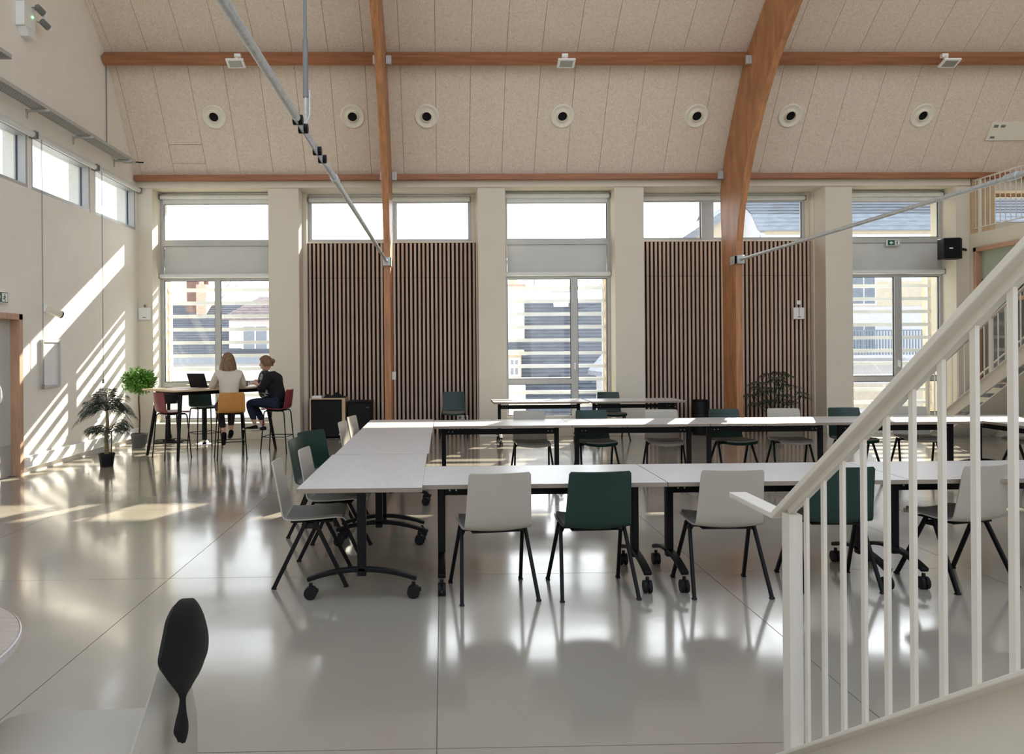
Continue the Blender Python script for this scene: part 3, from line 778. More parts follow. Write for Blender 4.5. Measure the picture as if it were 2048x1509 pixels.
def seat_body(spine, sh, el, wr, hip, kn, an, neck, rs=1.0):
    """0 pelvis 1 waist 2 chest 3 upper chest 4 neck | 5-7 left arm 8-10 right arm | 11-13 left leg 14-16 right leg"""
    return [(spine[0], .12 * rs), (spine[1], .105 * rs), (spine[2], .115 * rs), (spine[3], .085 * rs), (neck, .045),
            (sh[0], .05), (el[0], .04), (wr[0], .026), (sh[1], .05), (el[1], .04), (wr[1], .026),
            (hip[0], .085), (kn[0], .058), (an[0], .036), (hip[1], .085), (kn[1], .058), (an[1], .036)]
# woman 1: cream sweater, back to the camera, forearms on the table
J = {}
sp = [(0, -.02, .80), (0, 0, .95), (0, .035, 1.10), (0, .06, 1.25)]
sh = [(-.165, .06, 1.27), (.165, .06, 1.27)]; el = [(-.235, .19, 1.07), (.25, .17, 1.08)]; wr = [(-.12, .40, 1.10), (.12, .40, 1.11)]
hp = [(-.095, .02, .79), (.095, .02, .79)]; kn = [(-.10, .40, .77), (.10, .40, .77)]; an = [(-.06, .16, .36), (.06, .24, .38)]
J['body'] = seat_body(sp, sh, el, wr, hp, kn, an, (0, .085, 1.37), .72); J['edges'] = ARM
J['head'] = (0, .105, 1.475); J['yaw'] = D(-20); J['hands'] = [((-.12, .40, 1.095), (.5, .8, -.1), (0, 0, 1), -1), ((.12, .40, 1.10), (-.4, .85, -.05), (0, 0, 1), 1)]
sw = [(sp[0], (.165, .135)), (sp[1], (.15, .12)), (sp[2], (.165, .125)), (sp[3], (.115, .10)), ((0, .08, 1.335), .06), (sh[0], .072), (el[0], .058), ((-.135, .37, 1.095), .042), (sh[1], .072), (el[1], .058), ((.135, .37, 1.10), .042)]
tr = [(sp[0], .135), (hp[0], .10), (kn[0], .075), ((-.065, .18, .42), .05), (hp[1], .10), (kn[1], .075), ((.062, .255, .44), .05)]
W1, hm1 = person('woman with ash brown bob in cream sweater, sitting with her back to the camera', (-3.27, 11.79, 0), D(25), J,
       [('sweater', sw, ARM[:10], M_sweater), ('trousers', tr, [(0, 1), (1, 2), (2, 3), (0, 4), (4, 5), (5, 6)], M_trouser)])
for (a, d) in ((an[0], (.0, .06, -.2)), (an[1], (.0, .16, -.12))):
    A = Vector(a); E_ = A + Vector(d)
    V, F = skin([(tuple(A + Vector((0, -.02, .02))), .042), (tuple(A + Vector((0, -.005, -.045))), .045), (tuple(A.lerp(E_, .6) + Vector((0, 0, -.03))), (.042, .034)), (tuple(E_), (.034, .024))], [(0, 1), (1, 2), (2, 3)], 2)
    o = obj('shoe', G().add(V, F), M_black, W1, smooth=True)
def hair_cap(hm, m_, parent, long_, seed):
    rnd = random.Random(seed); g = G(); n, m = 28, 16; rows = []
    for i in range(m + 1):
        row = []
        for j in range(n + 1):
            ph = -PI + 2 * PI * j / n; face = max(0, math.cos(ph))              # ph = 0 is the face
            zmax = PI * (.60 if not long_ else .62); th = zmax * i / m
            lim = (PI * .30 + (zmax - PI * .30) * min(1, max(0, (1 - face) / (.6 if long_ else 1.0))) ** (1 if long_ else 1.6))
            th = min(th, lim); ex = 1.12 + .035 * math.sin(ph * 9 + seed) * math.sin(th)
            x = math.sin(th) * math.sin(ph) * .078 * ex; y = math.sin(th) * math.cos(ph) * .098 * ex; z = math.cos(th) * .118 * 1.09
            if long_ and i > m * .62 and face < .75:
                k = (i - m * .62) / (m * .38); z -= .095 * k; x *= 1 + .42 * k; y *= 1 + .20 * k
            row.append((x, y, z))
        rows.append(row)
    q = G().sheet(rows, .012); g.add(q.v, q.f, hm)
    return obj('hair', g, m_, parent, smooth=True)
hair_cap(hm1, M_hair1, W1, True, 2)
# woman 2: black coat and patterned scarf, profile to the left, hair in a bun
J = {}
sp = [(0, -.03, .80), (0, -.01, .94), (0, .05, 1.07), (0, .10, 1.19)]
sh = [(-.16, .09, 1.20), (.16, .09, 1.20)]; el = [(-.21, .19, .99), (.20, .17, .99)]; wr = [(-.10, .28, 1.09), (.06, .27, 1.11)]
hp = [(-.09, .02, .79), (.09, .02, .79)]; kn = [(-.08, .46, .80), (.09, .44, .76)]; an = [(-.05, .36, .44), (.04, .25, .41)]
J['body'] = seat_body(sp, sh, el, wr, hp, kn, an, (0, .14, 1.30), .72); J['edges'] = ARM
J['head'] = (0, .19, 1.42); J['yaw'] = D(4); J['pitch'] = D(-4); J['hands'] = [((-.10, .28, 1.085), (.4, .8, .35), (0, 0, 1), -1), ((.06, .27, 1.105), (-.2, .8, .5), (0, 0, 1), 1)]
ct = [(sp[0], (.175, .145)), (sp[1], (.15, .125)), (sp[2], (.165, .15)), (sp[3], (.135, .135)), ((0, .125, 1.29), .088), (sh[0], .085), (el[0], .058), ((-.115, .26, 1.065), .042), (sh[1], .085), (el[1], .058), ((.08, .245, 1.085), .042)]
jn = [(sp[0], .13), (hp[0], .098), (kn[0], .072), ((-.052, .37, .50), .048), (hp[1], .098), (kn[1], .072), ((.045, .27, .49), .048)]
W2, hm2 = person('woman in black coat and patterned scarf, hair in a bun, sitting in profile', (-2.66, 12.36, 0), D(80), J,
       [('coat', ct, ARM[:10], M_coat), ('jeans', jn, [(0, 1), (1, 2), (2, 3), (0, 4), (4, 5), (5, 6)], M_jean)])
V, F = skin([((.0, .17, 1.325), (.10, .085)), ((0, .215, 1.22), (.12, .10)), ((0, .235, 1.10), (.13, .11)), ((0, .205, .98), (.145, .115)), ((0, .17, .86), (.155, .11))], [(0, 1), (1, 2), (2, 3), (3, 4)], 2)
obj('scarf', G().add(V, F), M_scarf, W2, smooth=True)
for a in an:
    A = Vector(a)
    V, F = skin([(tuple(A + Vector((0, -.045, -.03))), .036), (tuple(A + Vector((0, 0, -.04))), .042), (tuple(A + Vector((0, .08, -.055))), (.042, .03)), (tuple(A + Vector((0, .17, -.06))), (.036, .022))], [(0, 1), (1, 2), (2, 3)], 2)
    s = obj('shoe', G().add(V, F), M_black, W2, smooth=True)
    obj('sole', G().sheet([[(A.x - .04 * k, A.y - .075 + d, A.z - .085), (A.x + .04 * k, A.y - .075 + d, A.z - .085)] for d, k in ((0, .6), (.03, .9), (.1, .8), (.2, 1), (.26, .7), (.285, .35))], .022), M_sole, s)
hair_cap(hm2, M_hair2, W2, False, 5)
b = G().ball((0, -.118, .035), .040, 14, 10, (1, .9, 1)); obj('hair_bun', G().add(b.v, b.f, hm2), M_hair2, W2, smooth=True)

# ================================================================== plants
def pot(t, r0, r1, h, m_):
    obj('pot', G().lathe([(0, 0), (r0, 0), (r1, h - .03), (r1 + .006, h - .028), (r1 + .006, h), (r1 - .008, h), (r1 - .012, h - .03), (0, h - .03)], 28), m_, t, smooth=True)
    obj('soil', G().lathe([(0, h - .022), (r1 - .013, h - .024)], 20), M_soil, t)
def frond(t, base, az, up, length, droop, nl=15, lw=.011, ll=.19, rnd=random):
    a = Vector((math.cos(az), math.sin(az), 0)); g = G(); P = []
    for i in range(nl + 3):
        s = i / (nl + 2); P.append(Vector(base) + a * (length * s * math.cos(up) * (1 - .1 * s)) + Vector((0, 0, length * (s * math.sin(up) - droop * s * s))))
    g.tube(P, [.006 * (1 - .75 * i / (nl + 2)) for i in range(len(P))], 5)
    sd = a.cross(Vector((0, 0, 1)))
    for i in range(3, nl + 3):
        d = (P[i] - P[i - 1]).normalized(); L_ = ll * math.sin(PI * min(1, .25 + .75 * i / (nl + 2))) + .04
        for s in (-1, 1):
            q = (d * .8 + sd * s * .62 + Vector((0, 0, -.55 + rnd.uniform(-.2, .2)))).normalized(); tip = P[i] + q * L_ + Vector((0, 0, -L_ * .22)); mid = P[i] + q * L_ * .5
            wv = d * lw; b = len(g.v)
            g.v += [tuple(P[i]), tuple(mid + wv * .8), tuple(mid - wv * .8), tuple(tip)]; g.f += [(b, b + 1, b + 2), (b + 1, b + 3, b + 2)]
    return obj('frond', g, M_leaf, t)
rnd = random.Random(3)
t = thing('potted_palm', 'feathery dark palm in a black pot on the floor left of the high table', 'plant', (-4.78, 10.96, 0))
pot(t, .085, .105, .19, M_blackm)
obj('trunk', G().tube([(.0, 0, .16), (-.005, 0, .4), (.01, .01, .62), (.005, 0, .80)], [.034, .027, .024, .016], 12), M_trunk, t, smooth=True)
obj('trunk', G().tube([(.06, .01, .16), (.062, .02, .34), (.055, .03, .50)], [.009, .008, .007], 8), M_stem, t, smooth=True)
for i in range(20):
    frond(t, (0, 0, .78 + .012 * (i % 4)), i * 2.4 + .3, D(80 - 11 * (i % 6)), .46 + .08 * (i % 4), .50 + .16 * (i % 3), 20, .0055, .15, rnd)
for i in range(17):
    frond(t, (.0 if i % 2 else .055, .0, .46 + .03 * (i % 3)), i * 2.4 + .8, D(52 - 10 * (i % 4)), .38 + .07 * (i % 3), .60, 18, .0055, .13, rnd)
for az, l, u in ((PI * 1.03, .60, 44), (-.1, .66, 46), (PI * .93, .52, 30), (.15, .56, 34), (2.6, .5, 60), (.6, .5, 58)):
    frond(t, (0, 0, .80), az, D(u), l, .78, 22, .006, .16, rnd)
t = thing('topiary', 'bright green ball topiary in a grey pot in the corner by the left tall window', 'plant', (-5.17, 13.12, 0))
pot(t, .11, .135, .24, M_greypot)
obj('stem', G().tube([(0, 0, .2), (.01, 0, .5), (-.008, .005, .8), (.0, 0, 1.02)], [.016, .014, .014, .012], 10), M_stem, t, smooth=True)
g = G()
for i in range(2600):
    d = Vector((rnd.gauss(0, 1), rnd.gauss(0, 1), rnd.gauss(0, 1))).normalized(); rr = rnd.uniform(.10, .25)
    c = Vector((0, 0, 1.13)) + Vector((d.x * rr * 1.12, d.y * rr * 1.12, d.z * rr * .88)); d2 = (d * .45 + Vector((rnd.uniform(-1, 1), rnd.uniform(-1, 1), rnd.uniform(-.6, 1)))).normalized()
    s = d2.cross(Vector((rnd.random(), rnd.random(), rnd.random()))).normalized() * .014; l = rnd.uniform(.04, .07); b = len(g.v)
    g.v += [tuple(c), tuple(c + d2 * l * .5 + s), tuple(c + d2 * l * .5 - s), tuple(c + d2 * l)]; g.f += [(b, b + 1, b + 2), (b + 1, b + 3, b + 2)]
o = obj('foliage', g, M_leafb, t); o['kind'] = 'stuff'
t = thing('fan_palm', 'dark fan palm in a pot before the right slatted wall', 'plant', (6.14, 14.1, 0))
pot(t, .12, .15, .26, M_blackm)
fan = [(2.9, .30, .98), (.2, .38, .92), (-1.4, .10, 1.08), (3.6, .22, .82), (-.3, .46, .80), (1.9, .18, 1.14), (.9, .30, 1.16), (-2.2, .24, .66), (-.9, .22, .62), (3.1, .42, .76), (-1.7, .15, .88), (.05, .22, 1.12),
       (2.4, .10, 1.0), (-.6, .15, .94), (3.3, .34, .60), (.4, .36, .64), (-2.7, .36, .90), (-1.2, .28, .76), (.7, .12, 1.02), (-.1, .50, .72)]
for k, (az, r, z) in enumerate(fan):
    az_ = az; tip = Vector((math.cos(az_) * r, math.sin(az_) * r * .7 - .05, z))
    st = obj('stem', G().tube([(0, 0, .22), (tip.x * .25, tip.y * .25, z * .6), tuple(tip)], [.009, .007, .004], 6), M_leaf2, t, smooth=True)
    g = G(); f = Vector((math.cos(az_), math.sin(az_) - .4, -.25)).normalized(); s = f.cross(Vector((0, 0, 1))).normalized(); u = s.cross(f)
    for j in range(17):
        a = -1.9 + 3.8 * j / 16; d = (f * math.cos(a) + s * math.sin(a)).normalized(); l = .27 * (1 - .10 * abs(a)); pz = Vector((0, 0, -.10 * l)); wv = d.cross(u).normalized() * .013
        b = len(g.v); m_ = tip + d * l * .55; g.v += [tuple(tip), tuple(m_ + wv), tuple(m_ - wv), tuple(tip + d * l - Vector((0, 0, .06)))]; g.f += [(b, b + 1, b + 2), (b + 1, b + 3, b + 2)]
    obj('fan_leaf', g, M_leaf2, t)

# ================================================================== fittings on ceiling and walls
ang = math.atan2(PROF[1][1] - PROF[0][1], PROF[0][0] - PROF[1][0])        # slope of the lower ceiling field
def on_slope(x, y):
    z = PROF[0][1] + (PROF[0][0] - y) * math.tan(ang)
    return T((x, y, z)) @ Matrix.Rotation(-(PI - ang) , 4, 'X')
def slope_matrix(x, y):
    """local z points out of the ceiling into the room"""
    z = PROF[0][1] + (PROF[0][0] - y) * math.tan(ang)
    up = Vector((0, -math.cos(ang), math.sin(ang))); n = Vector((0, -math.sin(ang), -math.cos(ang))); xx = up.cross(n)
    m = Matrix((xx, up, n)).transposed().to_4x4(); m.translation = (x, y, z); return m
wd = ('leftmost round air nozzle on the ceiling', 'second round air nozzle from the left, just left of the left arch', 'round air nozzle just right of the left arch', 'round air nozzle under the middle floodlight',
      'round air nozzle just left of the right arch', 'round air nozzle just right of the right arch', 'rightmost round air nozzle, under the right floodlight')
for lab, x in zip(wd, (-3.98, -1.55, -.245, 2.16, 4.555, 6.235, 8.62)):
    t = thing('air_nozzle', lab, 'air vent', (0, 0, 0), 0, 'air nozzles'); t.matrix_world = slope_matrix(x, 13.52)
    obj('ring', G().lathe([(.215, 0), (.212, .018), (.195, .028), (.175, .022), (.150, .010), (.125, .004), (.10, .012), (.088, .03)], 40, None, False), M_cream, t, smooth=True)
    obj('nozzle', G().lathe([(.10, .004), (.094, .045), (.088, .05), (.082, .045), (.080, .004)], 32, None, False), M_cream, t, smooth=True)
    obj('throat', G().lathe([(0, .012), (.081, .012)], 28), M_throat, t)
for lab, x in (('floodlight on the upper purlin left of the left arch', -3.33), ('floodlight on the upper purlin between the arches', 2.07), ('floodlight on the upper purlin right of the right arch', 8.45)):
    t = thing('floodlight', lab, 'lamp', (x, 12.62, 6.43))
    obj('bracket', G().tube([(0, .05, .06), (0, -.03, .02), (0, -.06, -.08)], .02, 8).box(-.05, .05, .0, .07, .03, .09), M_white, t, smooth=True)
    m = T((0, -.10, -.11)) @ Matrix.Rotation(D(-22), 4, 'X')
    obj('housing', G().box(-.145, .145, -.10, .10, -.016, .02, m), M_white, t, bevel=.01)
    obj('lens', G().box(-.105, .105, -.07, .07, -.019, -.015, m), mat('lens grey', (150, 146, 140), 0.25), t)
# ---- tie rods with turnbuckle and hanger
def tie(x, label, side):
    t = thing('tie_rod', label, 'tie rod', (x, 0, 3.17))
    obj('rod', G().tube([(0, 13.34, 0), (0, 6.25, 0)], .026, 12), M_steel, t, smooth=True); obj('rod', G().tube([(0, 5.1, 0), (0, -2.4, 0)], .026, 12), M_steel, t, smooth=True)
    obj('end_plate', G().box(-.075, .075, 13.30, 13.40, -.07, .075).box(-.075, -.06, 13.3, 13.62, -.07, .075).box(.06, .075, 13.3, 13.62, -.07, .075), M_steel, t, bevel=.005)
    tn = obj('turnbuckle', G().box(-.006, .006, 5.05, 6.3, -.032, .032), M_steel, t)
    for y in (5.15, 5.35, 5.95, 6.2):
        obj('bolt', G().tube([(-.032, y, 0), (.032, y, 0)], .034, 10), M_black, tn, smooth=True)
    obj('hanger', G().tube([(0, 5.45, .03), (0, 5.45, .25)], .012, 8).tube([(0, 5.45, 1.2), (0, 5.45, 6.1)], .009, 8), M_steel, t, smooth=True)
    obj('hanger_sleeve', G().tube([(0, 5.45, .25), (0, 5.45, .66)], .019, 10), M_grey, t, smooth=True); obj('hanger_sleeve', G().tube([(0, 5.45, .66), (0, 5.45, 1.2)], .012, 10), M_grey, t, smooth=True)
    g = G().tube([(.03, 5.3, .02), (.04, 5.38, .10), (.03, 5.45, .3)], .006, 6)
    obj('hanger_wire', g, M_steel, t, smooth=True)
    obj('coupler', G().tube([(0, 6.85, 0), (0, 7.0, 0)], .036, 10), M_steel, t, smooth=True)
tie(-.957, 'galvanised tie rod running from the left arch towards the camera', -1)
tie(5.245, 'galvanised tie rod running from the right arch up past the handrail', 1)
# ---- cable tray on the left wall
M_tray = mat('light galvanised tray', (186, 186, 180), 0.5, var=0.08, scale=30)
def tray(ya, yb, z, label, brk):
    t = thing('cable_tray', label, 'cable tray', (XL + .17, 0, z)); h = .10
    obj('tray_bed', G().box(-h, h, ya, yb, 0, .004), M_tray, t); obj('tray_side', G().box(-h, -h + .004, ya, yb, 0, .06), M_tray, t); obj('tray_side', G().box(h - .004, h, ya, yb, 0, .06), M_tray, t)
    g = G(); y = ya + .02
    while y < yb - .06:
        for xx in (-.065, -.022, .022, .065): g.box(xx - .012, xx + .012, y, y + .03, -.002, .0)
        y += .055
    o = obj('perforation', g, M_grey, t); o['kind'] = 'stuff'
    for y in brk: obj('bracket', G().box(-.17, h + .05, y - .02, y + .02, -.03, -.002).box(-.17, -.155, y - .02, y + .02, -.12, -.002), M_tray, t, bevel=.003)
    return t
tt = tray(8.2, 13.45, 4.92, 'long perforated cable tray on the left wall above the clerestory', (10.45, 11.75, 13.2))
obj('cable', G().tube([(.05, 13.0, .03), (.05, 13.42, .03), (.07, 13.6, .06), (.16, 13.66, .07)], .012, 8), M_blackm, tt, smooth=True)
obj('conduit', G().tube([(-.155, 12.9, .04), (-.155, 12.9, 1.55)], .008, 6), M_grey, tt)
for y in (13.1, 13.2, 13.3): obj('clip', G().box(-.14, -.12, y - .01, y + .01, .06, .2), M_white, tt)
tray(8.3, 9.62, 5.28, 'short cable tray end at the left photo edge above the long tray', (9.2,))
# ---- twin spot emergency light
t = thing('emergency_light', 'twin spot emergency light with green lamp high on the left wall', 'emergency light', (XL, 10.35, 6.10))
obj('housing', G().box(0, .12, -.16, .12, -.14, .18), M_white, t, bevel=.012)
obj('lower_box', G().prism([(-.04, -.24), (.12, -.24), (.12, -.14), (-.12, -.14)], 'x', 0, .12), M_white, t, bevel=.006)
for y, z in ((.03, .17), (.16, .03)):
    s = obj('spot_head', G().tube([(.12, y, z), (.17, y + .05, z + .01), (.18, y + .07, z)], .008, 6).tube([(.16, y + .05, z + .03), (.19, y + .16, z - .01)], .045, 14), M_grey, t, smooth=True)
    obj('spot_lens', G().tube([(.19, y + .16, z - .01), (.2, y + .19, z - .02)], .042, 14), M_white, s, smooth=True)
obj('indicator', G().ball((.125, .04, .04), .016), M_led, t, smooth=True)
# ---- exit signs
def exit_sign(label, loc, rz, wd_, ht, arrow=True):
    t = thing('exit_sign', label, 'sign', loc, rz)
    obj('housing', G().box(-wd_ / 2 - .015, wd_ / 2 + .015, 0, .04, -ht / 2 - .012, ht / 2 + .012), M_white, t, bevel=.01)
    obj('sign_face', G().box(-wd_ / 2, wd_ / 2, -.003, 0, -ht / 2, ht / 2), M_signg, t)
    c = -wd_ * .22; s = ht * .36; y0, y1 = -.005, -.003
    obj('arrow', G().prism([(c - s, 0), (c + s * .1, s), (c + s * .1, s * .35), (c + s, s * .35), (c + s, -s * .35), (c + s * .1, -s * .35), (c + s * .1, -s)], 'y', y0, y1), M_white, t)
    d = wd_ * .06
    obj('door_symbol', G().box(d, d + wd_ * .40, y0, y1, -ht * .42, ht * .42), M_white, t)
    e = d + wd_ * .2
    g = G().ball((e, -.006, ht * .26), ht * .08, 8, 6, (1, .3, 1)).bar((e, -.006, ht * .16), (e - ht * .06, -.006, -ht * .06), ht * .12, .003, (0, 1, 0))
    g.bar((e - ht * .06, -.006, -.04 * ht), (e - ht * .26, -.006, -ht * .2), ht * .08, .003, (0, 1, 0)).bar((e - ht * .05, -.006, -.04 * ht), (e + ht * .08, -.006, -ht * .36), ht * .08, .003, (0, 1, 0)).bar((e, -.006, ht * .12), (e + ht * .2, -.006, ht * .0), ht * .06, .003, (0, 1, 0)).bar((e, -.006, ht * .12), (e - ht * .22, -.006, ht * .06), ht * .06, .003, (0, 1, 0))
    obj('running_figure', g, M_signg, t)
exit_sign('green exit sign with arrow on the infill of the right tall window', (8.70, YW - .06, 3.62), 0, .24, .10)
exit_sign('green exit sign above the door at the left photo edge', (XL + .045, 9.74, 2.33), PI / 2, .30, .13)
# ---- wall spot, notice board, boxes
t = thing('wall_spot', 'small cylinder spotlight on the left wall beside the door', 'lamp', (XL, 10.88, 2.22))
obj('bracket', G().box(0, .03, -.03, .03, -.02, .09), M_white, t, bevel=.006)
s = obj('barrel', G().tube([(.07, -.05, .01), (.16, .13, -.05)], .048, 18), M_cream, t, smooth=True)
obj('rim', G().tube([(.158, .126, -.049), (.168, .146, -.055)], .052, 18), M_stem, s, smooth=True)
t = thing('notice_board', 'slim framed notice board on the left wall right of the door', 'notice board', (XL, 11.0, 1.47))
obj('panel', G().box(.005, .02, -.22, .22, -.31, .31), M_paper, t)
for a in (G().box(0, .04, -.25, -.21, -.34, .34), G().box(0, .04, .21, .25, -.34, .34), G().box(0, .04, -.21, .21, .30, .34), G().box(0, .04, -.21, .21, -.34, -.30)): obj('frame_bar', a, M_alu, t, bevel=.004)
def apbox(label, loc, junction):
    t = thing('access_point', label, 'wireless box', loc)
    obj('housing', G().box(-.11, .11, -.045, 0, -.115, .115), M_white, t, bevel=.018, seg=3)
    obj('logo_slot', G().box(-.03, .03, -.048, -.044, -.075, -.06), M_grey, t)
    if junction: obj('junction_box', G().box(-.04, .04, -.035, 0, .17, .25), M_white, t, bevel=.006); obj('lead', G().tube([(0, -.02, .17), (.0, -.05, .14), (0, -.05, -.06)], .004, 6), M_grey, t)
    else: obj('lead', G().tube([(0, -.02, .10), (.0, -.02, .14)], .006, 6).ball((0, -.02, .15), .02), M_grey, t)
apbox('white wireless box on the back wall pier in the left corner', (-5.47, YP - .001, 2.33), False)
apbox('white wireless box with junction box on the right slatted wall', (6.92, YS - .02, 2.28), True)
tag(obj('switch_box', G().box(-.8995, -.83, 13.62, 13.72, 1.10, 1.24), M_white, bevel=.006), 'small white switch box on the side of the left timber post', 'switch')
t = thing('socket_box', 'low white socket strip on the left slatted wall behind the lone chair', 'socket', (.38, YS - .02, .32))
obj('housing', G().box(-.11, .11, -.04, 0, -.04, .04), M_white, t, bevel=.006)
for x in (-.05, .05): obj('socket', G().tube([(x, -.041, 0), (x, -.044, 0)], .026, 16), M_grey, t)
t = thing('loudspeaker', 'black loudspeaker mounted on the right of the back wall near the exit sign', 'speaker', (9.40, 13.95, 3.42), D(-12))
obj('cabinet', G().prism([(-.16, -.13), (.12, -.13), (.19, -.02), (.17, .14), (-.17, .14)], 'z', -.19, .19), M_blackm, t, bevel=.014)
obj('grille', G().box(-.150, .112, -.136, -.129, -.175, .175), M_felt, t, bevel=.004); obj('logo_plate', G().box(-.07, -.01, -.139, -.135, -.012, .008), M_white, t)
obj('mount', G().tube([(.15, .05, 0), (.3, .15, 0), (.36, .25, 0)], .025, 8), M_black, t, smooth=True)
t = thing('ceiling_cassette', 'white ceiling unit with grille at the right photo edge', 'ceiling unit', (0, 0, 0)); t.matrix_world = slope_matrix(10.35, 13.68)
obj('cover', G().box(-.42, .42, -.17, .17, 0, .03), M_cream, t, bevel=.006)
for x in (-.33, -.20, .25): obj('grille', G().box(x - .04, x + .04, .07, .12, .03, .034), M_grey, t)
obj('grille', G().box(-.36, -.28, -.13, -.09, .03, .034), M_grey, t)

# ---- cabinets and bin along the back
def cabinet(label, loc, wd_, dp, ht, wood):
    t = thing('cabinet', label, 'cabinet', loc)
    if wood:
        obj('side_panel', G().box(-wd_ / 2, -wd_ / 2 + .025, -dp, 0, 0, ht), M_oak, t); obj('side_panel', G().box(wd_ / 2 - .06, wd_ / 2, -dp, 0, 0, ht), M_oak, t); obj('top', G().box(-wd_ / 2, wd_ / 2, -dp, 0, ht, ht + .022), M_oak, t)
        obj('body', G().box(-wd_ / 2 + .025, wd_ / 2 - .06, -dp + .03, 0, .03, ht), M_black, t); obj('door', G().box(-wd_ / 2 + .03, wd_ / 2 - .065, -dp + .008, -dp + .028, .03, ht - .04), M_blackm, t, bevel=.003)
        obj('lock', G().box(wd_ / 2 - .12, wd_ / 2 - .09, -dp, -dp + .01, .06, .08), M_white, t)
    else:
        obj('body', G().box(-wd_ / 2, wd_ / 2, -dp + .02, 0, .05, ht - .03), M_black, t, bevel=.006); obj('top', G().box(-wd_ / 2 - .008, wd_ / 2 + .008, -dp + .01, .0, ht - .03, ht), M_blackm, t, bevel=.01)
        d = obj('door', G().box(-wd_ / 2 + .01, wd_ / 2 - .01, -dp, -dp + .02, .06, ht - .06), M_blackm, t, bevel=.004); obj('handle', G().box(wd_ / 2 - .1, wd_ / 2 - .04, -dp - .008, -dp, ht - .12, ht - .11), M_grey, d)
        for x in (-wd_ / 2 + .05, wd_ / 2 - .05): obj('foot', G().box(x - .02, x + .02, -dp + .05, -.05, 0, .05), M_blackm, t)
cabinet('black cabinet with pale wood sides at the left slatted wall', (-2.14, 14.70, 0), .66, .48, .72, True)
cabinet('all black low cabinet beside the wood sided one', (-1.55, 14.70, 0), .44, .46, .68, False)
cabinet('black drawer box under the right table at the middle tall window', (4.28, 14.66, 0), .26, .4, .64, False)
tag(obj('notepad', G().box(-2.44, -2.26, 14.3, 14.5, .742, .78), M_paper, bevel=.003), 'white pad on the left corner of the wood sided cabinet', 'paper')
g = G(); rnd = random.Random(11); rows = []
for i in range(13):
    a = i / 12; row = []
    for j in range(9):
        b_ = -1 + j / 4; env = max(0, math.sin(PI * a)) ** .55 * max(0, 1 - b_ * b_) ** .5
        row.append((-2.24 + .42 * a, 14.46 + .13 * b_, .744 + env * (.06 + .035 * math.sin(a * 13) + .02 * rnd.random())))
    rows.append(row)
tag(obj('black_bag', g.sheet(rows, .004), M_coat, smooth=True), 'crumpled black fabric bag lying on the wood sided cabinet', 'bag')
t = thing('waste_bin', 'black cylinder waste bin before the right slatted wall', 'bin', (4.82, 14.22, 0))
obj('body', G().lathe([(0, 0), (.135, 0), (.14, .02), (.14, .64), (.132, .65), (.128, .64), (.125, .05), (0, .05)], 32), M_blackm, t, smooth=True)
obj('rim', G().lathe([(.14, .62), (.146, .625), (.146, .65), (.13, .655), (.128, .645)], 32, None, False), M_black, t, smooth=True)

# ================================================================== stairs
def stair(name, label, X, ytop, y0, slope, sgn_top_len, width, wr, pitch, first, ylast, hrail=.90, bw=.02, low=True):
    """straight flight rising towards -Y; y0: where the stringer top meets z=0"""
    zt = lambda y: (y0 - y) * slope
    t = thing('staircase' if low else 'upper_staircase', label, 'stairs', (X, 0, 0))
    yl = y0 - .02
    top = [(yl, zt(yl) + .0), (ytop, zt(ytop)), (ytop, zt(ytop) - .34), (y0 - .34 / slope + .30, 0.0), (yl, 0)]
    obj('stringer', G().prism(top, 'x', -.015, .015), M_ral, t)
    n = math.hypot(1, slope)
    obj('stringer_flange', G().bar((-.02, yl, zt(yl)), (-.02, ytop, zt(ytop)), .11, .012), M_ral, t, bevel=.003)
    obj('stringer', G().prism(top, 'x', width - .015, width + .015), M_ral, t)
    y = first
    me = None
    while y > ylast:
        z = zt(y); obj('baluster', G().box(-.0055, .0055, y - bw / 2, y + bw / 2, z, z + hrail), M_ral, t); y -= pitch
    z = 0; rise = .17; run = rise / slope; k = 0
    while zt(y0 - run * (k + 1)) < zt(ytop):
        ya = y0 - run * k - .05; z = rise * (k + 1)
        obj('tread', G().box(.02, width - .02, ya - run - .02, ya, z - .05 - .2, z - .2), M_tread, t); k += 1
    return t, zt
t, zt = stair('staircase', 'white steel staircase with flat balusters in the right foreground', 1.275, .15, 2.952, .676, .4, 1.0, .08, .122, 2.662, .2)
# newel, handrail (flat bar on a carrying strip) and its level end
z = 0.0
obj('newel_post', G().box(-.024, .024, 2.745, 2.805, 0, 1.008), M_ral, t)
yb, ya = 2.87, .15
P0 = Vector((0, yb, zt(yb) + .925)); P1 = Vector((0, ya, zt(ya) + .925))
obj('handrail_strip', G().bar(P0 + Vector((0, -.08, -.015 + .054)), P1 + Vector((0, 0, -.02)), .02, .04), M_ral, t)
r_ = obj('handrail', G().bar(P0, P1, .075, .022), M_ral, t, bevel=.003)
obj('handrail_end', G().bar(P0 + Vector((0, -.005, 0)), P0 + Vector((0, .42, 0)), .075, .022), M_ral, t, bevel=.003)
t2, zt2 = stair('staircase', 'white steel staircase against the right wall beyond the tables', 8.95, 9.2, 14.15, .62, .4, .93, .06, .16, 13.9, 9.3)
P0 = Vector((0, 14.0, zt2(14.0) + .92)); P1 = Vector((0, 9.2, zt2(9.2) + .92))
obj('handrail', G().bar(P0, P1, .05, .02), M_ral, t2); obj('handrail_end', G().bar(P0, P0 + Vector((0, .15, 0)), .05, .02), M_ral, t2)
for y in (13.95, 12.3, 11.2): obj('newel_post', G().box(-.02, .02, y - .03, y + .03, max(0, zt2(y) - .1), zt2(y) + .92), M_ral, t2)
obj('wall_handrail', G().tube([(.86, 14.0, .95), (.86, 9.3, .95 + 4.7 * .62)], .02, 10), M_ral, t2, smooth=True)
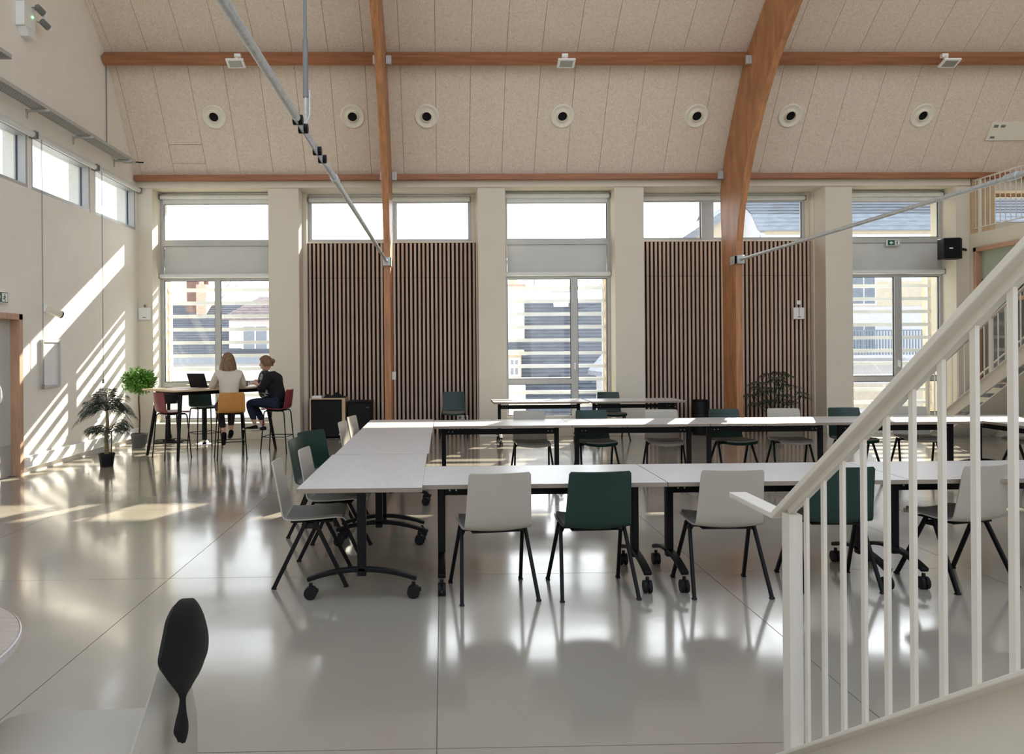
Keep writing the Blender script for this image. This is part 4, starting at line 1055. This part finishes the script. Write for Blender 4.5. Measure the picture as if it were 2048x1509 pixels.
obj('stair_soffit', G().prism([(13.58, .0), (9.2, zt2(9.2) - .345), (9.2, zt2(9.2) - .325), (13.58, .02)], 'x', .02, .91), M_ral, t2)
# ---- mezzanine balustrade and glazing on the right
t = thing('mezzanine_balustrade', 'cream balustrade of thin bars along the mezzanine edge, upper right', 'railing', (XR + .03, 0, 3.72))
obj('top_rail', G().box(-.02, .02, 9.0, 14.1, .98, 1.0), M_ral, t); obj('bottom_rail', G().box(-.015, .015, 9.0, 14.1, .09, .105), M_ral, t)
y = 14.06; k = 0
while y > 9.1:
    obj('baluster', G().box(-.006, .006, y - .006, y + .006, .1, .98), M_ral, t); y -= .125; k += 1
for y in (13.95, 12.4, 10.8): obj('post', G().box(-.02, .02, y - .02, y + .02, -.18, .98), M_ral, t)
t = thing('mezzanine_partition', 'tan board partition behind the mezzanine balustrade', 'partition', (XR, 14.15, 3.72))
obj('board', G().box(.02, .46, 0, .045, 0, .92), M_oak, t); obj('board', G().box(.02, .46, 0, .045, .926, 1.06), M_oak, t)
o = wroot(9); frame_win(o, 10.42, 11.6, 3.95, 4.55, YP + .3, .05, M_woodd); pane(o, 10.47, 11.55, 4.0, 4.5, YP + .36)
o = wroot(10); a, b = XR + .02, XR + .1
for (y0_, y1_, z0_, z1_) in ((11.2, 14.06, 3.37, 3.45), (11.2, 14.06, 2.40, 2.48), (11.2, 14.06, .9, .97), (13.98, 14.06, .9, 3.45), (12.62, 12.70, .9, 3.45), (11.2, 11.28, .9, 3.45)):
    obj('frame_bar', G().box(a - .05, b, y0_, y1_, z0_, z1_), M_woodd, o, bevel=.004)
obj('film_pane', G().box(b - .03, b - .024, 12.7, 13.98, 2.86, 3.37), M_glass_g, o); obj('pane', G().box(b - .03, b - .024, 12.7, 13.98, 2.48, 2.86), M_glass, o)
obj('pane', G().box(b - .03, b - .024, 12.7, 13.98, .97, 2.40), M_glass, o); obj('pane', G().box(b - .03, b - .024, 11.28, 12.62, .97, 3.37), M_glass, o)
for z in (2.72,): obj('film_strip', G().box(b - .036, b - .031, 12.7, 13.98, z, z + .05), M_glass_g, o)
g = G().box(XR + .25, XE, 3.0, 3.2, 0, 3.6)
struct('wall_office', g, M_wall)

# ================================================================== foreground left
t = thing('round_table', 'round table with wood grain top cut by the left photo edge', 'table', (-1.875, 2.19, 0))
obj('tabletop', G().lathe([(0, .71), (.585, .71), (.592, .716), (.592, .736), (.586, .742), (0, .742)], 72), mat('grey oak top', (170, 156, 144), 0.35, var=0.14, scale=4, stretch=(2, 16, 1)), t)
obj('edge_band', G().lathe([(.591, .714), (.5945, .716), (.5945, .737), (.591, .739)], 72, None, False), M_top, t)
obj('column', G().lathe([(.04, .02), (.035, .71)], 20), M_ral, t, smooth=True); obj('base', G().lathe([(.28, 0), (.28, .008), (.06, .03), (0, .03)], 40), M_ral, t, smooth=True)
t = thing('tub_chair', 'white shell chair with black leaf shaped back in the left foreground', 'chair', (-1.05, 2.28, 0))
prof = [(-.40, .395, .15), (-.36, .43, .20), (-.30, .444, .215), (-.12, .442, .225), (.05, .447, .225), (.13, .458, .222), (.165, .462, .20), (.185, .468, .18)]
rows = []
for (x, z, hw) in prof:
    row = []
    for j in range(13):
        u = -1 + j / 6; k = max(0, (x - .05) / .22); row.append((x - .05 * k * u * u, u * hw, z + .012 * u * u * (1 - min(1, k))))
    rows.append(row)
obj('shell', G().sheet(rows, .012), M_whitep, t, smooth=True)
rows = []
for z, ya_, yb_ in ((.672, 2.47, 2.535), (.655, 2.42, 2.565), (.62, 2.36, 2.595), (.57, 2.30, 2.625), (.50, 2.20, 2.665), (.42, 2.12, 2.705), (.32, 2.06, 2.745), (.2, 2.05, 2.75), (.0, 2.06, 2.74)):
    rows.append([(.215 - .05 * (j / 5 - 1) ** 2, ya_ + (yb_ - ya_) * j / 10 - 2.28, z) for j in range(11)])
obj('back_shell', G().sheet(rows, .012), M_whitep, t, smooth=True)
for sx, sy in ((-.24, -.17), (-.24, .17)):
    obj('leg', G().tube([(sx * .8, sy * .8, .435), (sx * 1.15, sy * 1.15, 0)], [.016, .012], 10), M_ral, t, smooth=True)
# black leaf shaped back: near edge (z, y) and far edge (z, y), world metres at its own place behind the seat
leaf = [(0.863, 2.352, 0.846, 2.408), (0.867, 2.313, 0.824, 2.443), (0.858, 2.275, 0.785, 2.488), (0.838, 2.237, 0.736, 2.528), (0.804, 2.212, 0.675, 2.559), (0.771, 2.188, 0.628, 2.552), (0.742, 2.172, 0.604, 2.509),
        (0.709, 2.183, 0.589, 2.468), (0.668, 2.221, 0.583, 2.418), (0.624, 2.27, 0.577, 2.375), (0.589, 2.307, 0.573, 2.342), (0.564, 2.322, 0.562, 2.332), (0.544, 2.322, 0.542, 2.334), (0.526, 2.317, 0.518, 2.339),
        (0.507, 2.305, 0.483, 2.354), (0.489, 2.292, 0.458, 2.353), (0.468, 2.292, 0.443, 2.339), (0.448, 2.302, 0.436, 2.324)]
def spline(P, k=4):
    res = []
    for i in range(len(P) - 1):
        p0, p1, p2, p3 = P[max(i - 1, 0)], P[i], P[i + 1], P[min(i + 2, len(P) - 1)]
        for j in range(k):
            t_ = j / k; res.append(tuple(.5 * (2 * b_ + (c_ - a_) * t_ + (2 * a_ - 5 * b_ + 4 * c_ - d_) * t_ * t_ + (3 * b_ - a_ - 3 * c_ + d_) * t_ ** 3) for a_, b_, c_, d_ in zip(p0, p1, p2, p3)))
    return res + [P[-1]]
rows = []
for (z0_, y0_, z1_, y1_) in spline(leaf):
    row = []
    for j in range(11):
        u = j / 10; row.append((.25 + .015 * u + .10 * abs(y1_ - y0_) * (1 - (2 * u - 1) ** 2), y0_ + (y1_ - y0_) * u - 2.28, z0_ + (z1_ - z0_) * u))
    rows.append(row)
obj('backrest', G().sheet(rows, .012), M_blackm, t, smooth=True)

# ================================================================== outside
struct('ground_outside', G().box(-70, 70, YO + .4, 120, -4.2, -4.0).box(-70, XL - .5, -40, YO + .4, -4.2, -4.0).box(XE + .4, 70, -40, YO + .4, -4.2, -4.0).box(XL - .5, XE + .4, -40, YB - .6, -4.2, -4.0), M_ground)
def roof_rows(t, x0, x1, ye, ze, yr, zr, m_, n):
    """courses of slates: each course a thin stepped slab, joined as one part"""
    g = G()
    for i in range(n):
        a, b = i / n, (i + 1) / n
        y0_, z0_ = ye + (yr - ye) * a, ze + (zr - ze) * a; y1_, z1_ = ye + (yr - ye) * b, ze + (zr - ze) * b
        g.prism([(y0_ - .03, z0_ - .02), (y0_ - .03, z0_ + .035), (y1_, z1_ + .02), (y1_, z1_ - .05)], 'x', x0, x1)
    o = obj('roof_courses', g, m_, t); o['kind'] = 'stuff'
def win(t, x0, x1, z0, z1, y, m_=None):
    f = obj('window_frame', G().box(x0 - .08, x1 + .08, y - .06, y, z0 - .08, z1 + .08), m_ or M_white, t)
    obj('window_pane', G().box(x0, (x0 + x1) / 2 - .03, y - .075, y - .06, z0, z1), M_winglass, f); obj('window_pane', G().box((x0 + x1) / 2 + .03, x1, y - .075, y - .06, z0, z1), M_winglass, f)
# house seen through the left tall window
t = thing('slate_house', 'long low house with slate roof, dormer and brick chimney through the left window', 'house', (0, 0, 0))
obj('wall', G().box(-22, -1.5, 28.2, 36, -4, 1.2), M_render, t); obj('gutter', G().box(-22, -1.5, 27.85, 28.2, 1.2, 1.5), M_rail, t)
roof_rows(t, -22, -1.5, 28.0, 1.45, 32.0, 3.65, M_slate, 22)
obj('roof_back', G().prism([(32, 3.65), (36.2, 1.3), (36.2, 1.2), (32, 3.5)], 'x', -22, -1.5), M_slate, t)
obj('chimney', G().box(-10.35, -9.92, 31.2, 32.2, 2.6, 4.75), M_brick, t); obj('chimney', G().box(-9.90, -9.5, 31.0, 32.1, 2.4, 4.35), M_brickp, t)
for x in (-10.22, -10.02, -9.7): obj('chimney_pot', G().lathe([(.10, 0), (.08, .6), (.1, .65)], 14, T((x, 31.7, 4.35 if x > -9.8 else 4.75))), M_brick, t, smooth=True)
obj('dormer_wall', G().box(-7.9, -5.2, 28.5, 31.5, 1.5, 2.9), M_render, t); win(t, -7.35, -6.5, 1.7, 2.55, 28.5); win(t, -6.1, -5.4, 1.7, 2.55, 28.5)
g = G()
for i in range(7):
    a = i / 7; z0_ = 2.85 + .85 * a; s_ = 1.0 * a; g.add([(-8.15 + s_, 28.3 + 1.6 * a, z0_), (-4.95 - s_, 28.3 + 1.6 * a, z0_), (-4.95 - s_ - .14, 28.55 + 1.6 * a + .2, z0_ + .2), (-8.15 + s_ + .14, 28.55 + 1.6 * a + .2, z0_ + .2),
                                                         (-8.15 + s_, 28.3 + 1.6 * a, z0_ - .06), (-4.95 - s_, 28.3 + 1.6 * a, z0_ - .06)], [(0, 1, 2, 3), (4, 5, 1, 0)])
g.add([(-8.15, 28.4, 2.85), (-7.15, 30.3, 3.75), (-7.15, 31.8, 3.75), (-8.15, 31.8, 2.85)], [(0, 1, 2, 3)])
obj('dormer_roof', g, M_tile, t)
# bare trees behind
def tree(x, y, h, seed, label):
    r_ = random.Random(seed); g = G()
    def br(p, d, l, r, k):
        q = p + d * l; g.tube([p, q], [r, r * .65], 5, False)
        if k:
            for _ in range(3): br(q, (d + Vector((r_.uniform(-.7, .7), r_.uniform(-.4, .4), r_.uniform(-.1, .5)))).normalized(), l * .66, r * .6, k - 1)
    t = thing('bare_tree', label, 'tree', (x, y, -4)); br(Vector((0, 0, 0)), Vector((0, 0, 1)), h * .42, .09, 5)
    obj('branches', g, M_bark, t)
tree(-13.4, 39, 9.8, 1, 'bare winter tree left of the brick chimney behind the slate house'); tree(-5.6, 40, 9.3, 4, 'bare winter tree behind the brown tiled dormer')
# houses seen through the middle tall window
t = thing('big_slate_roof', 'house with large blue slate roof through the middle tall window', 'house', (0, 0, 0))
obj('wall', G().box(-1.0, 9.5, 26.6, 34, -4, -.6), M_render, t); roof_rows(t, -1.2, 9.7, 26.3, -.7, 31.0, 3.55, M_slate, 32)
obj('roof_back', G().prism([(31, 3.55), (35, -.4), (35, -.6), (31, 3.4)], 'x', -1.2, 9.7), M_slate, t)
obj('chimney', G().box(4.5, 5.1, 30.7, 31.3, 3.2, 3.95), M_render, t); obj('chimney_cap', G().box(4.38, 5.22, 30.6, 31.4, 3.95, 4.05).box(4.62, 4.98, 30.8, 31.2, 4.05, 4.25), M_render, t)
obj('chimney', G().box(2.2, 3.15, 29.2, 29.9, 1.6, 4.0), M_render, t); obj('chimney_cap', G().box(2.1, 3.2, 29.1, 30.0, 4.0, 4.12), M_brickp, t)
obj('chimney_pot', G().lathe([(.2, 0), (.13, .75), (.14, .8)], 14, T((2.75, 29.5, 4.12))), M_creamwall, t, smooth=True)
obj('aerial', G().tube([(3.75, 30.9, 3.3), (3.75, 30.9, 4.9)], .02, 6).tube([(3.4, 30.9, 4.85), (4.3, 30.9, 4.85)], .015, 6), M_grey, t)
obj('dormer_wall', G().box(2.25, 2.78, 26.9, 29.0, .6, 1.45), M_creamwall, t); obj('dormer_roof', G().prism([(2.1, 1.42), (2.95, 1.42), (2.85, 1.62), (2.2, 1.62)], 'y', 26.75, 29.2), M_creamwall, t); win(t, 2.4, 2.65, .75, 1.25, 26.9)
obj('lean_to', G().prism([(1.6, -4), (2.72, -4), (2.72, .45), (2.3, .72), (1.6, .35)], 'y', 25.0, 26.6), M_render, t)
t = thing('gable_house', 'white gabled house at the right of the middle tall window', 'house', (0, 0, 0))
obj('gable_wall', G().prism([(5.25, -4), (8.6, -4), (8.6, 1.2), (6.9, 2.7), (5.25, .9)], 'y', 24.0, 26.0), M_render, t)
obj('roof', G().prism([(5.0, .75), (6.9, 2.85), (8.9, 1.1), (8.9, 1.25), (6.9, 3.0), (5.0, .9)], 'y', 23.8, 26.2), M_slate2, t); win(t, 5.75, 6.45, -.6, .1, 24.0)
# apartment block seen through the right windows
t = thing('apartment_block', 'pale apartment block with slate mansard and balconies through the right windows', 'building', (0, 0, 0))
obj('wall', G().box(13.2, 34, 31, 42, -4, 6.1), M_render, t); obj('gable_end', G().prism([(30.95, -4), (42, -4), (42, 6.0), (35.5, 9.45), (31.65, 7.1), (30.95, 6.3)], 'x', 13.0, 13.2), M_render, t); obj('cornice', G().box(13.0, 34.2, 30.75, 31, 5.9, 6.2), M_render, t); obj('attic_wall', G().box(13.2, 34, 31, 31.3, 6.2, 6.4), M_creamwall, t)
roof_rows(t, 12.9, 34, 30.9, 6.4, 31.6, 7.2, M_slate2, 4); roof_rows(t, 12.9, 34, 31.6, 7.2, 35.5, 9.6, M_slate, 14)
obj('roof_back', G().prism([(35.5, 9.6), (42, 6.2), (42, 6.0), (35.5, 9.4)], 'x', 12.9, 34), M_slate, t)
obj('wall_band', G().box(13.2, 34, 30.97, 31.1, 3.3, 4.3), M_creamwall, t); obj('wall_band', G().box(13.2, 34, 30.97, 31.1, -.9, .1), M_creamwall, t)
for z in (1.3, -2.6):
    b = obj('balcony', G().box(16.2, 19.0, 29.9, 31, z - .12, z), M_render, t)
    obj('balcony_rail', G().box(16.2, 19.0, 29.9, 29.94, z + .95, z + 1.0), M_rail, b)
    for i in range(24): obj('balcony_bar', G().box(16.2 + i * .12, 16.25 + i * .12, 29.9, 29.93, z, z + .95), M_rail, b)
for x in (14.2, 16.8, 20.6, 22.9):
    for z in (-3.0, 1.45, 3.4): win(t, x, x + .9, z, z + 1.1, 31)
t = thing('side_house', 'pale house with sloping slate gable behind the right slatted bay', 'house', (0, 0, 0))
obj('wall', G().prism([(9.4, -4), (12.8, -4), (12.8, 7.6), (9.4, 5.4)], 'y', 33, 40), M_creamwall, t); obj('roof', G().prism([(8.4, 4.75), (12.9, 7.65), (12.9, 8.05), (8.4, 5.1)], 'y', 32.6, 40.4), M_slate2, t)
t = thing('white_annex', 'low white annex beyond the left clerestory panes', 'building', (0, 0, 0))
obj('wall', G().box(-16, -10.5, 15.8, 27, -4, 5.4), M_render, t); obj('parapet', G().box(-16.1, -10.4, 15.7, 27.1, 5.4, 5.55), M_render, t)
